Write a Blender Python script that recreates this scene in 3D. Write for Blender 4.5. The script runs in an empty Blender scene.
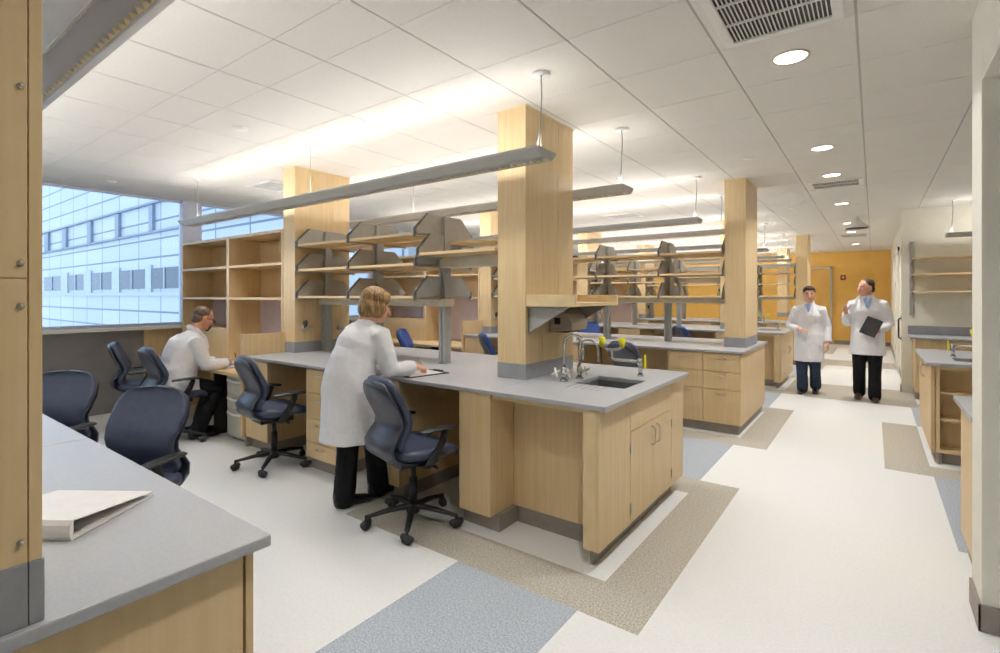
import bpy, bmesh, math, random
from mathutils import Vector, Matrix
random.seed(7)
V = Vector
scn = bpy.context.scene
COL = scn.collection
PI = math.pi

# ------------------------------------------------------------------ materials
def srgb(r, g, b):
    f = lambda c: (c/255/12.92) if c/255 <= .04045 else ((c/255+.055)/1.055)**2.4
    return (f(r), f(g), f(b), 1)

def new_mat(name, col, rough=.5, metal=0., spec=.5):
    m = bpy.data.materials.new(name); m.use_nodes = True
    b = m.node_tree.nodes['Principled BSDF']
    b.inputs['Base Color'].default_value = col
    b.inputs['Roughness'].default_value = rough
    b.inputs['Metallic'].default_value = metal
    b.inputs['Specular IOR Level'].default_value = spec
    return m

def noise_mat(name, c1, c2, scale=(8, 8, 8), nscale=1., detail=4., rough=.5, spec=.5, metal=0., lo=.35, hi=.65, bump=0., bscale=60.):
    m = new_mat(name, c1, rough, metal, spec)
    nt = m.node_tree; N = nt.nodes; L = nt.links; b = N['Principled BSDF']
    tc = N.new('ShaderNodeTexCoord'); mp = N.new('ShaderNodeMapping')
    mp.inputs['Scale'].default_value = scale
    nz = N.new('ShaderNodeTexNoise'); nz.inputs['Scale'].default_value = nscale; nz.inputs['Detail'].default_value = detail
    cr = N.new('ShaderNodeValToRGB')
    cr.color_ramp.elements[0].position = lo; cr.color_ramp.elements[0].color = c1
    cr.color_ramp.elements[1].position = hi; cr.color_ramp.elements[1].color = c2
    L.new(tc.outputs['Object'], mp.inputs['Vector']); L.new(mp.outputs['Vector'], nz.inputs['Vector'])
    L.new(nz.outputs['Fac'], cr.inputs['Fac']); L.new(cr.outputs['Color'], b.inputs['Base Color'])
    if bump:
        n2 = N.new('ShaderNodeTexNoise'); n2.inputs['Scale'].default_value = bscale; n2.inputs['Detail'].default_value = 3
        bp = N.new('ShaderNodeBump'); bp.inputs['Strength'].default_value = bump; bp.inputs['Distance'].default_value = .01
        L.new(tc.outputs['Object'], n2.inputs['Vector']); L.new(n2.outputs['Fac'], bp.inputs['Height']); L.new(bp.outputs['Normal'], b.inputs['Normal'])
    return m

def emit_mat(name, col, strength):
    m = bpy.data.materials.new(name); m.use_nodes = True
    nt = m.node_tree; nt.nodes.clear()
    e = nt.nodes.new('ShaderNodeEmission'); o = nt.nodes.new('ShaderNodeOutputMaterial')
    e.inputs['Color'].default_value = col; e.inputs['Strength'].default_value = strength
    nt.links.new(e.outputs[0], o.inputs[0]); return m

def glass_mat(name, tint):
    m = bpy.data.materials.new(name); m.use_nodes = True
    nt = m.node_tree; N = nt.nodes; L = nt.links; N.clear()
    o = N.new('ShaderNodeOutputMaterial'); mx = N.new('ShaderNodeMixShader'); fr = N.new('ShaderNodeFresnel')
    t = N.new('ShaderNodeBsdfTransparent'); g = N.new('ShaderNodeBsdfGlossy')
    t.inputs['Color'].default_value = tint; g.inputs['Roughness'].default_value = .12; fr.inputs['IOR'].default_value = 1.35
    L.new(fr.outputs[0], mx.inputs[0]); L.new(t.outputs[0], mx.inputs[1]); L.new(g.outputs[0], mx.inputs[2]); L.new(mx.outputs[0], o.inputs[0])
    return m

MAT = {}
def setup_materials():
    M = MAT
    M['maple'] = noise_mat('maple_veneer', srgb(209, 181, 136), srgb(216, 190, 148), (26, 26, 1.1), 1.6, 5, .42, .35)
    M['maple_h'] = noise_mat('maple_veneer_horizontal', srgb(209, 181, 136), srgb(216, 190, 148), (1.1, 26, 26), 1.6, 5, .42, .35)
    M['maple_edge'] = noise_mat('maple_edge_band', srgb(214, 190, 146), srgb(222, 199, 157), (3, 3, 3), 3, 3, .45, .3)
    M['laminate'] = noise_mat('lavender_grey_laminate', srgb(212, 203, 215), srgb(217, 208, 220), (5, 5, 5), 2, 2, .5, .3)
    M['counter'] = noise_mat('grey_resin_worktop', srgb(164, 165, 168), srgb(170, 171, 174), (40, 40, 40), 3, 3, .33, .45)
    M['grey_trim'] = noise_mat('grey_base_trim', srgb(142, 143, 146), srgb(148, 149, 152), (12, 12, 12), 2, 2, .5, .3)
    M['toe'] = noise_mat('grey_brown_cove_base', srgb(138, 130, 122), srgb(146, 138, 130), (10, 10, 10), 2, 2, .5, .3)
    M['steel'] = noise_mat('grey_painted_steel', srgb(158, 158, 154), srgb(163, 163, 159), (10, 10, 10), 2, 2, .45, .4)
    M['steel_l'] = noise_mat('light_grey_steel', srgb(180, 178, 170), srgb(186, 184, 176), (8, 8, 8), 2, 2, .42, .4)
    M['rail'] = noise_mat('putty_raceway', srgb(216, 210, 190), srgb(221, 215, 196), (8, 8, 8), 2, 2, .45, .4)
    M['stainless'] = noise_mat('brushed_stainless', srgb(178, 172, 165), srgb(192, 187, 180), (4, 60, 60), 2, 3, .33, .5, .85)
    M['chrome'] = new_mat('chrome', srgb(205, 205, 206), .14, 1.)
    M['nickel'] = new_mat('satin_nickel', srgb(196, 190, 178), .32, .9)
    M['black'] = noise_mat('black_plastic', srgb(26, 26, 28), srgb(32, 32, 34), (20, 20, 20), 2, 2, .42, .4)
    M['darkgrey'] = new_mat('cap_grey_and_edge_shade', srgb(84, 83, 81), .5)
    M['dark'] = new_mat('dark_rubber', srgb(44, 44, 46), .6)
    M['sinkmat'] = noise_mat('dark_resin_sink', srgb(104, 105, 107), srgb(110, 111, 113), (20, 20, 20), 2, 2, .4, .4)
    M['chair_blue'] = noise_mat('slate_blue_vinyl', srgb(55, 62, 82), srgb(61, 69, 90), (14, 14, 14), 2, 3, .42, .45, bump=.06, bscale=160)
    M['chair_royal'] = noise_mat('royal_blue_vinyl', srgb(44, 78, 150), srgb(50, 86, 160), (14, 14, 14), 2, 3, .42, .45)
    M['chair_shell'] = noise_mat('charcoal_shell_plastic', srgb(50, 53, 64), srgb(56, 59, 71), (14, 14, 14), 2, 2, .36, .5)
    M['white_pl'] = noise_mat('white_enamel', srgb(232, 230, 226), srgb(238, 236, 232), (6, 6, 6), 2, 2, .4, .4)
    M['binder'] = noise_mat('white_vinyl_cover', srgb(228, 224, 218), srgb(234, 230, 225), (12, 12, 12), 2, 2, .42, .4)
    M['paper'] = noise_mat('white_paper', srgb(238, 238, 236), srgb(244, 244, 242), (10, 10, 10), 2, 2, .8, .1)
    M['yellow'] = noise_mat('safety_yellow', srgb(226, 214, 40), srgb(234, 224, 50), (20, 20, 20), 2, 2, .5, .3)
    M['wallw'] = noise_mat('warm_white_paint', srgb(226, 222, 206), srgb(231, 227, 212), (3, 3, 3), 2, 3, .7, .2)
    M['wallr'] = noise_mat('putty_white_paint', srgb(232, 229, 217), srgb(236, 233, 222), (3, 3, 3), 2, 3, .6, .2)
    M['walla'] = noise_mat('ochre_yellow_paint', srgb(226, 178, 92), srgb(230, 183, 98), (2, 2, 2), 2, 3, .6, .25)
    M['doory'] = noise_mat('ochre_door_paint', srgb(219, 172, 92), srgb(223, 177, 98), (2, 2, 2), 2, 3, .45, .3)
    M['apron'] = noise_mat('grey_enclosure_paint', srgb(130, 128, 127), srgb(136, 134, 133), (3, 3, 3), 2, 3, .5, .3)
    M['alu'] = noise_mat('window_aluminium', srgb(196, 200, 218), srgb(202, 206, 224), (4, 4, 4), 2, 2, .4, .4)
    M['ceil'] = noise_mat('acoustic_tile', srgb(226, 222, 214), srgb(231, 227, 220), (30, 30, 30), 3, 4, .85, .1)
    M['tbar'] = noise_mat('ceiling_t_bar', srgb(188, 184, 177), srgb(192, 188, 181), (3, 3, 3), 2, 2, .6, .2)
    M['pend'] = noise_mat('pendant_grey_enamel', srgb(172, 170, 165), srgb(177, 175, 170), (3, 3, 3), 2, 2, .42, .4)
    M['louvre'] = new_mat('louvre_aluminium', srgb(180, 184, 194), .5, .0)
    M['gold'] = new_mat('gold_reflector', srgb(226, 206, 158), .4, .2)
    M['lamp_e'] = emit_mat('lamp_glow', (1, .93, .82, 1), 9.)
    M['red'] = noise_mat('red_alarm_enamel', srgb(150, 34, 30), srgb(158, 40, 36), (9, 9, 9), 2, 2, .4)
    M['glass'] = glass_mat('window_glass', (.93, .97, 1, 1))
    M['facade'] = None
    # floor sheet tiles
    def vct(name, a, b, c, k=115):
        m = new_mat(name, a, .3, 0, .45)
        nt = m.node_tree; N = nt.nodes; L = nt.links; bs = N['Principled BSDF']
        tc = N.new('ShaderNodeTexCoord')
        n1 = N.new('ShaderNodeTexNoise'); n1.inputs['Scale'].default_value = k; n1.inputs['Detail'].default_value = 6; n1.inputs['Roughness'].default_value = .7
        r1 = N.new('ShaderNodeValToRGB'); e = r1.color_ramp.elements
        e[0].position = .36; e[0].color = b; e[1].position = .60; e[1].color = c
        x = r1.color_ramp.elements.new(.48); x.color = a
        n2 = N.new('ShaderNodeTexNoise'); n2.inputs['Scale'].default_value = 1.3; n2.inputs['Detail'].default_value = 3
        mr = N.new('ShaderNodeMapRange'); mr.inputs[3].default_value = .44; mr.inputs[4].default_value = .48
        L.new(tc.outputs['Object'], n1.inputs['Vector']); L.new(n1.outputs['Fac'], r1.inputs['Fac']); L.new(r1.outputs['Color'], bs.inputs['Base Color'])
        L.new(tc.outputs['Object'], n2.inputs['Vector']); L.new(n2.outputs['Fac'], mr.inputs[0]); L.new(mr.outputs[0], bs.inputs['Roughness'])
        return m
    M['f_white'] = vct('ivory_flecked_tile', srgb(227, 227, 225), srgb(221, 221, 218), srgb(231, 231, 229), 70)
    M['f_brown'] = vct('taupe_flecked_tile', srgb(168, 162, 149), srgb(128, 122, 110), srgb(208, 202, 190))
    M['f_blue'] = vct('blue_grey_flecked_tile', srgb(160, 167, 175), srgb(130, 139, 151), srgb(192, 198, 205))
    # facade opposite: panels with joints
    m = new_mat('metal_panel_facade', srgb(174, 180, 186), .35, 0, .5)
    nt = m.node_tree; N = nt.nodes; L = nt.links; bs = N['Principled BSDF']
    tc = N.new('ShaderNodeTexCoord'); sx = N.new('ShaderNodeSeparateXYZ'); cx = N.new('ShaderNodeCombineXYZ')
    L.new(tc.outputs['Object'], sx.inputs[0]); L.new(sx.outputs['X'], cx.inputs['X']); L.new(sx.outputs['Z'], cx.inputs['Y'])
    bk = N.new('ShaderNodeTexBrick'); bk.offset = 0.; bk.inputs['Scale'].default_value = 1.; bk.inputs['Brick Width'].default_value = 2.6; bk.inputs['Row Height'].default_value = .82
    bk.inputs['Mortar Size'].default_value = .045; bk.inputs['Color1'].default_value = srgb(174, 181, 188); bk.inputs['Color2'].default_value = srgb(164, 172, 181); bk.inputs['Mortar'].default_value = srgb(82, 96, 112)
    L.new(cx.outputs[0], bk.inputs['Vector']); L.new(bk.outputs['Color'], bs.inputs['Base Color'])
    M['facade'] = m
    M['fwin'] = new_mat('facade_window_glass', srgb(62, 74, 86), .2, 0, .3)
    M['fpier'] = noise_mat('facade_pier', srgb(170, 178, 186), srgb(175, 183, 191), (2, 2, 2), 2, 2, .5)
    M['fshade'] = noise_mat('facade_fin', srgb(120, 132, 146), srgb(126, 138, 152), (2, 2, 2), 2, 2, .5)
    # people
    M['skin'] = noise_mat('skin', srgb(214, 160, 134), srgb(222, 170, 144), (14, 14, 14), 2, 3, .5, .35)
    M['skin_b'] = noise_mat('skin_ruddy', srgb(198, 142, 116), srgb(206, 150, 124), (14, 14, 14), 2, 3, .5, .35)
    M['coat'] = noise_mat('white_cotton_coat', srgb(232, 232, 236), srgb(238, 238, 242), (16, 16, 16), 2, 3, .75, .15, bump=.12, bscale=14)
    M['trouser'] = noise_mat('black_cloth', srgb(24, 24, 27), srgb(30, 30, 33), (16, 16, 16), 2, 3, .8, .15)
    M['jeans'] = noise_mat('dark_denim', srgb(46, 58, 78), srgb(54, 67, 88), (16, 16, 16), 2, 3, .8, .15)
    M['shirt'] = noise_mat('blue_shirt_cloth', srgb(150, 170, 206), srgb(160, 180, 214), (20, 20, 20), 2, 3, .75, .15)
    M['shoe'] = new_mat('black_leather', srgb(22, 21, 22), .35)
    M['shoe_b'] = new_mat('brown_leather', srgb(70, 54, 42), .4)
    M['hair_blond'] = noise_mat('dark_blond_hair', srgb(104, 76, 44), srgb(170, 136, 88), (40, 40, 5), 2, 4, .45, .4)
    M['hair_dark'] = noise_mat('dark_brown_hair', srgb(48, 36, 30), srgb(66, 52, 42), (60, 60, 12), 2, 4, .55, .3, bump=.4, bscale=120)
    M['hair_grey'] = noise_mat('cropped_grey_brown_hair', srgb(84, 66, 54), srgb(104, 86, 72), (70, 70, 70), 2, 4, .6, .3)
    M['lip'] = new_mat('lips', srgb(170, 96, 84), .5)
    M['eyew'] = new_mat('eye_white', srgb(232, 228, 222), .3)
    M['iris'] = new_mat('eye_iris', srgb(52, 40, 32), .2)
    M['folder'] = noise_mat('dark_grey_folder', srgb(60, 62, 66), srgb(70, 72, 76), (20, 20, 20), 2, 2, .3, .5)
setup_materials()

# ------------------------------------------------------------------ mesh builder
class MB:
    def __init__(s): s.v = []; s.f = []; s.m = []; s.sm = []
    def add(s, vs, fs, mi=0, smooth=False):
        o = len(s.v); s.v += [tuple(p) for p in vs]
        for f in fs: s.f.append(tuple(o+i for i in f)); s.m.append(mi); s.sm.append(smooth)
        return s
    def box(s, x0, x1, y0, y1, z0, z1, mi=0):
        if x0 > x1: x0, x1 = x1, x0
        if y0 > y1: y0, y1 = y1, y0
        if z0 > z1: z0, z1 = z1, z0
        vs = [(x0,y0,z0),(x1,y0,z0),(x1,y1,z0),(x0,y1,z0),(x0,y0,z1),(x1,y0,z1),(x1,y1,z1),(x0,y1,z1)]
        return s.add(vs, [(0,3,2,1),(4,5,6,7),(0,1,5,4),(1,2,6,5),(2,3,7,6),(3,0,4,7)], mi)
    def rings(s, rings, mi=0, smooth=True, cap=True, closed=True):
        n = len(rings[0]); vs = [p for r in rings for p in r]; fs = []
        for i in range(len(rings)-1):
            for j in range(n if closed else n-1):
                k = (j+1) % n
                fs.append((i*n+j, i*n+k, (i+1)*n+k, (i+1)*n+j))
        if cap:
            fs.append(tuple(reversed(range(n)))); b = (len(rings)-1)*n; fs.append(tuple(b+j for j in range(n)))
        return s.add(vs, fs, mi, smooth)
    def limb(s, pts, rad, side=(1,0,0), n=14, mi=0, round0=True, round1=True):
        """tapered swept tube with domed ends; rad items r or (r_side, r_other)"""
        pts = [V(p) for p in pts]; side = V(side); R = []
        rad = [(r, r) if not isinstance(r, (tuple, list)) else r for r in rad]
        def frame(i):
            t = (pts[min(i+1, len(pts)-1)]-pts[max(i-1, 0)]).normalized()
            u = side - t*side.dot(t)
            if u.length < 1e-4: u = V((0,1,0)) - t*t.y
            if u.length < 1e-4: u = V((0,0,1)) - t*t.z
            u.normalize(); return t, u, t.cross(u)
        def ring(c, u, w, a, b): return [c+u*(a*math.cos(2*PI*k/n))+w*(b*math.sin(2*PI*k/n)) for k in range(n)]
        t, u, w = frame(0); a, b = rad[0]; rr = min(a, b)
        if round0:
            for ph in (80, 55, 28): R.append(ring(pts[0]-t*rr*math.sin(math.radians(ph)), u, w, a*math.cos(math.radians(ph)), b*math.cos(math.radians(ph))))
        for i, p in enumerate(pts):
            t, u, w = frame(i); R.append(ring(p, u, w, *rad[i]))
        a, b = rad[-1]; rr = min(a, b)
        if round1:
            for ph in (28, 55, 80): R.append(ring(pts[-1]+t*rr*math.sin(math.radians(ph)), u, w, a*math.cos(math.radians(ph)), b*math.cos(math.radians(ph))))
        return s.rings(R, mi)
    def tube(s, pts, r, n=8, mi=0): return s.limb(pts, [r]*len(pts), (0.3,0.5,0.8), n, mi, False, False)
    def cyl(s, c, r, z0, z1, n=20, r1=None, mi=0, smooth=True):
        r1 = r if r1 is None else r1
        ring = lambda q, z: [(c[0]+q*math.cos(2*PI*k/n), c[1]+q*math.sin(2*PI*k/n), z) for k in range(n)]
        return s.rings([ring(r, z0), ring(r1, z1)], mi, smooth)
    def ell(s, c, ra, ax=None, n=16, m=10, mi=0):
        c = V(c); ax = ax or (V((1,0,0)), V((0,1,0)), V((0,0,1))); R = []
        for i in range(m+1):
            ph = -PI/2 + PI*(i+.02*(i==0)-.02*(i==m))/m*1.0
            ph = max(-PI/2+.03, min(PI/2-.03, ph))
            R.append([c+ax[0]*(ra[0]*math.cos(ph)*math.cos(2*PI*k/n))+ax[1]*(ra[1]*math.cos(ph)*math.sin(2*PI*k/n))+ax[2]*(ra[2]*math.sin(ph)) for k in range(n)])
        return s.rings(R, mi)
    def prism(s, poly, fn, a0, a1, mi=0):
        """poly of 2-D points, fn(p,q,a)->xyz"""
        n = len(poly); vs = [fn(p, q, a0) for p, q in poly]+[fn(p, q, a1) for p, q in poly]
        fs = [tuple(range(n)), tuple(reversed(range(n, 2*n)))]+[(i, i+n, (i+1) % n+n, (i+1) % n) for i in range(n)]
        return s.add(vs, fs, mi)
    def mesh(s, name, mats, off=(0,0,0)):
        me = bpy.data.meshes.new(name)
        me.from_pydata([(p[0]-off[0], p[1]-off[1], p[2]-off[2]) for p in s.v], [], s.f)
        for m in (mats if isinstance(mats, (list, tuple)) else [mats]): me.materials.append(MAT[m] if isinstance(m, str) else m)
        me.polygons.foreach_set('material_index', s.m); me.polygons.foreach_set('use_smooth', s.sm)
        bm = bmesh.new(); bm.from_mesh(me); bmesh.ops.recalc_face_normals(bm, faces=bm.faces); bm.to_mesh(me); bm.free()
        me.update(); return me

def bev(o, w, seg=2):
    b = o.modifiers.new('Bevel', 'BEVEL'); b.width = w; b.segments = seg; b.limit_method = 'ANGLE'; b.angle_limit = math.radians(40); return o

def wloc(o):
    p = V((0,0,0))
    while o is not None: p = p + o.location; o = o.parent
    return p
def part(name, mb, mat, parent, bw=0, label=None):
    """mesh child; MB in world coordinates (parents unrotated while building)"""
    o = bpy.data.objects.new(name, mb.mesh(name, mat, wloc(parent))); COL.objects.link(o); o.parent = parent
    if bw: bev(o, bw)
    if label: o['label'] = label
    return o
def thing(name, loc, label, cat, group=None):
    o = bpy.data.objects.new(name, None); COL.objects.link(o); o.location = loc; o.empty_display_size = .1
    o['label'] = label; o['category'] = cat
    if group: o['group'] = group
    return o
def solo(name, mb, mat, label, cat, group=None, bw=0, loc=(0,0,0)):
    o = bpy.data.objects.new(name, mb.mesh(name, mat, loc)); COL.objects.link(o); o.location = loc
    o['label'] = label; o['category'] = cat
    if group: o['group'] = group
    if bw: bev(o, bw)
    return o
def struct(name, mb, mat, parent=None, bw=0):
    if parent is not None: return part(name, mb, mat, parent, bw)
    o = bpy.data.objects.new(name, mb.mesh(name, mat)); COL.objects.link(o); o['kind'] = 'structure'
    if bw: bev(o, bw)
    return o
KIDS = {}
def copy_tree(o, label=None, loc=None, rz=None, group=None, parent=None):
    c = o.copy(); COL.objects.link(c)
    if parent is not None: c.parent = parent
    if label: c['label'] = label
    if loc is not None: c.location = loc
    if rz is not None: c.rotation_euler = (0, 0, rz)
    if group: c['group'] = group
    for k in list(o.children): copy_tree(k, parent=c)
    return c
def area(name, loc, sx, sy, watts, col, down=True, spread=None):
    l = bpy.data.lights.new(name, 'AREA'); l.shape = 'RECTANGLE'; l.size = sx; l.size_y = sy; l.energy = watts; l.color = col
    if spread: l.spread = spread
    o = bpy.data.objects.new(name, l); COL.objects.link(o); o.location = loc
    if not down: o.rotation_euler = (PI, 0, 0)
    return o

# ------------------------------------------------------------------ measured layout (metres; camera stands over the origin)
PER = 3.44            # bench spacing along the aisle
ZC = .935             # worktop height
CEIL = 2.942
YW = 19.4             # far yellow wall
XW = -8.1             # window wall
WARM = (1., .992, .978)
UPW, DNW, DLW = 3.3, 4.5, 18

# ================================================================== SETTING
def build_floor():
    R = []
    for m in range(-1, 5):
        d = m*PER
        R.append((-3.02, -.864, 2.22+d, 4.40+d, 1)); R.append((-3.02, -1.169, 2.535+d, 4.06+d, 0))
        R.append((-9, -3.02, 2.22+d, 4.40+d, 0))
        R.append((-1.95, -1.172, 4.40+d-PER, 2.22+d, 2))
        if m in (0, 2):  # the other side of the aisle
            pass
    R += [(.08, .41, 5.68, 7.76, 1), (.41, 4, 5.68, 6.0, 1), (.41, 4, 6.0, 7.7, 0), (.414, 4, 4.11, 5.68, 2), (.414, 4, 7.76, 9.3, 2),
          (-.864, .5, 9.0, 10.5, 1), (-.864, .5, 13.4, 14.6, 1)]
    xs = sorted({-9., 5., *[r[0] for r in R], *[r[1] for r in R]}); ys = sorted({-3., 20.5, *[r[2] for r in R], *[r[3] for r in R]})
    xs = [x for x in xs if -9 <= x <= 5]; ys = [y for y in ys if -3 <= y <= 20.5]
    mb = MB(); vid = {}
    for i, x in enumerate(xs):
        for j, y in enumerate(ys): vid[i, j] = len(mb.v); mb.v.append((x, y, 0))
    for i in range(len(xs)-1):
        for j in range(len(ys)-1):
            cx, cy = (xs[i]+xs[i+1])/2, (ys[j]+ys[j+1])/2; k = 0
            for r in R:
                if r[0] < cx < r[1] and r[2] < cy < r[3]: k = r[4]
            mb.f.append((vid[i, j], vid[i+1, j], vid[i+1, j+1], vid[i, j+1])); mb.m.append(k); mb.sm.append(False)
    struct('floor', mb, ['f_white', 'f_brown', 'f_blue'])

GX0, GS, GY0, GN = -.0699, .6368, 3.0535, .3144
def build_ceiling():
    per = 5*GS+GN
    ys = []
    k0 = GY0-2*GS-GN-2*per
    for c in range(8):
        b = k0+c*per; ys += [b, b+GN]+[b+GN+i*GS for i in range(1, 5)]
    ys = sorted(y for y in ys if -3.5 < y < YW+.4)
    xs = [XW-.03]+[GX0+i*GS for i in range(-12, 9)]
    mb = MB(); gx, gy = .013, .0055
    for i in range(len(xs)-1):
        for j in range(len(ys)-1):
            x0, x1, y0, y1 = xs[i]+gx/2, xs[i+1]-gx/2, ys[j]+gy/2, ys[j+1]-gy/2
            mb.add([(x0,y0,CEIL),(x0,y1,CEIL),(x1,y1,CEIL),(x1,y0,CEIL)], [(0,1,2,3)], 0)
            e = .004
            mb.add([(x0,y0,CEIL),(x1,y0,CEIL),(x1,y1,CEIL),(x0,y1,CEIL),(x0,y0,CEIL+e),(x1,y0,CEIL+e),(x1,y1,CEIL+e),(x0,y1,CEIL+e)], [(0,1,5,4),(1,2,6,5),(2,3,7,6),(3,0,4,7)], 0)
    z = CEIL+.003
    mb.add([(XW-.12,-3.5,z),(XW-.12,YW+.5,z),(5.2,YW+.5,z),(5.2,-3.5,z)], [(0,1,2,3)], 1)
    mb.box(XW-.14, 5.2, -3.5, YW+.5, CEIL+.03, CEIL+.08, 1)
    struct('ceiling', mb, ['ceil', 'tbar'])

def build_walls():
    # window wall: apron, sill, piers, header
    a = MB()
    for k in range(-2, 6):
        y0 = .93+(k-0)*PER-.9; a.box(XW-.12, XW, y0+.006, y0+PER-.006, 0, 1.085)
    a.box(XW-.14, XW-.02, -3.2, YW+.2, 0, 1.08)
    struct('wall_left', a, 'apron', bw=.003)
    s = MB(); s.box(XW-.2, XW+.14, -3.2, YW, 1.085, 1.125)
    struct('trim_1', s, 'white_pl', bw=.006)
    n = 0
    for k in range(-1, 5):
        n += 1
        y1 = 3.16+k*PER; y0 = y1-PER+.26
        f = MB()
        f.box(XW-.16, XW-.02, y1, y1+.26, 1.125, CEIL)           # broad mullion
        f.box(XW-.14, XW-.06, y0, y1, 1.125, 1.165); f.box(XW-.14, XW-.06, y0, y1, CEIL-.03, CEIL+.01)
        w = struct('window_%d' % n, f, 'alu', bw=.004)
        g = MB(); g.box(XW-.104, XW-.096, y0, y1, 1.16, CEIL-.02)
        o = part('window_pane', g, 'glass', w); o['kind'] = 'structure'
    # far ochre wall
    f = MB(); f.box(-9, .6, YW, YW+.15, 0, CEIL+.02); struct('wall_far', f, 'walla')
    b = MB(); b.box(-8, -1.8, YW-.012, YW, 0, .12); b.box(-1.02, .42, YW-.012, YW, 0, .12); struct('baseboard_far', b, 'toe')
    d = MB(); d.box(-1.70, -1.12, YW-.05, YW-.005, 0, 2.42)
    dr = struct('door_1', d, 'doory', bw=.003)
    e = MB(); e.box(-1.75, -1.70, YW-.08, YW, 0, 2.47); e.box(-1.12, -1.07, YW-.08, YW, 0, 2.47); e.box(-1.75, -1.07, YW-.08, YW, 2.42, 2.47)
    part('door_frame', e, 'steel_l', dr)
    h = MB(); h.limb([(-1.18, YW-.06, 1.0), (-1.18, YW-.11, 1.0), (-1.30, YW-.11, 1.0)], [.012]*3); part('door_handle', h, 'nickel', dr)
    # corridor wall on the right, its end return and the wall of the right-hand bay
    c = MB(); c.box(.42, .56, 10.52, YW, 0, CEIL+.02); struct('wall_corridor', c, 'wallw')
    c = MB(); c.box(.36, 5, 10.40, 10.54, 0, CEIL+.02); struct('wall_bay', c, 'wallw')
    b = MB(); b.box(.408, .42, 10.54, YW, 0, .11); b.box(.348, .36, 10.39, 10.54, 0, .11); struct('baseboard_corridor', b, 'toe')
    d = MB(); d.box(.395, .425, 13.0, 14.2, .01, 2.45)
    dr = struct('door_2', d, 'white_pl', bw=.003)
    e = MB(); e.box(.385, .425, 12.92, 13.0, 0, 2.53); e.box(.385, .425, 14.2, 14.28, 0, 2.53); e.box(.385, .425, 12.92, 14.28, 2.45, 2.53); part('door_frame', e, 'wallr', dr)
    h = MB(); h.limb([(.395, 13.1, 1.03), (.34, 13.1, 1.03), (.34, 13.22, 1.03)], [.012]*3); part('door_handle', h, 'nickel', dr)
    for z in (.35, 1.75):
        h = MB(); h.box(.385, .396, 14.17, 14.2, z, z+.11); part('hinge', h, 'nickel', dr)
    # stub wall and header beside the camera, right
    w = MB(); w.box(.40, 2.2, 3.20, 3.47, 0, CEIL+.01); w.box(.40, .68, -1.5, 3.2, 2.545, CEIL+.01)
    struct('wall_right', w, 'wallr', bw=.004)
    b = MB(); b.box(.388, 2.2, 3.188, 3.20, 0, .125); b.box(.388, .40, 3.188, 3.47, 0, .125); struct('baseboard_right', b, 'toe', bw=.003)
    w = MB(); w.box(4.85, 5.0, -3.2, 10.6, 0, CEIL+.01); struct('wall_right_outer', w, 'wallw')
    w = MB(); w.box(-9, 5, -3.2, -3.05, 0, CEIL+.01); struct('wall_back', w, 'wallw')

def build_outside():
    yf = 9.0
    t = thing('outside_office_building', (-28, yf, 0), 'pale blue metal panelled building seen through the window, with rows of dark windows', 'building')
    w = MB(); w.box(-95, -9.6, yf, yf+6, -6, 16); part('wall', w, 'facade', t)
    def px2x(px):
        r = (px-500)/504; return yf*(-.5956+.8033*r)/(.8033+.5956*r)
    # lower row of dark windows between piers
    step = px2x(134)-px2x(103); step = 5.2
    x = px2x(153)
    xs = [(px2x(a), px2x(b)) for a, b in ((45, 62), (69, 85), (92.6, 113), (121, 146.5), (153, 180), (188, 222), (232, 272))]
    for a, b in xs:
        o = MB(); o.box(a, b, yf-.05, yf+.02, 1.88, 2.78); o2 = part('window', o, 'fwin', t)
        p = MB()
        k = 2
        for i in range(1, k): p.box(a+(b-a)*i/k-.04, a+(b-a)*i/k+.04, yf-.09, yf-.04, 1.88, 2.78)
        part('mullion', p, 'fpier', o2)
    for i in range(len(xs)-1):
        o = MB(); o.box(xs[i][1]+.05, xs[i+1][0]-.05, yf-.07, yf+.02, 1.62, 2.95); part('pier', o, 'fpier', t)
    o = MB(); o.box(-95, -9.6, yf-.1, yf+.02, 1.55, 1.70); part('ledge', o, 'fpier', t)
    for px in (48, 66, 91, 119, 153, 192, 240):
        a = px2x(px-1.5); b = px2x(px+2.2)
        o = MB(); o.box(a, b, yf-.12, yf+.02, 4.45, 5.65); part('fin', o, 'fshade', t)
    for z in (4.38, 5.7):
        o = MB(); o.box(-95, -9.6, yf-.12, yf+.02, z, z+.09); part('string_course', o, 'fshade', t)
    g = MB(); g.add([(-120, -40, -6), (-9.5, -40, -6), (-9.5, 40, -6), (-120, 40, -6)], [(0, 1, 2, 3)]); o = struct('ground', g, 'f_white'); o['kind'] = 'structure'

# ================================================================== CASEWORK
BN = {-1: 'the foreground bench', 0: "the woman's bench", 1: 'the second bench back', 2: 'the third bench back', 3: 'the farthest bench'}
def mapper(face, u0, w0):
    """u along the face, w into the unit"""
    if face == 'S': return lambda u, w, z: (u0+u, w0+w, z)
    if face == 'N': return lambda u, w, z: (u0+u, w0-w, z)
    if face == 'E': return lambda u, w, z: (w0-w, u0+u, z)
    if face == 'W': return lambda u, w, z: (w0+w, u0+u, z)
def fbox(mb, F, u0, u1, w0, w1, z0, z1, mi=0):
    a = F(u0, w0, z0); b = F(u1, w1, z1); return mb.box(a[0], b[0], a[1], b[1], a[2], b[2], mi)
def pull(F, u, z, horiz=True, L=.10, out=.028, r=.005):
    mb = MB(); h = L/2
    pr = [(-h, .004), (-h*.96, -out*.7), (-h*.7, -out), (0, -out*1.1), (h*.7, -out), (h*.96, -out*.7), (h, .004)]
    mb.tube([F(u+a, w, z) if horiz else F(u, w, z+a) for a, w in pr], r, 6); return mb
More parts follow.
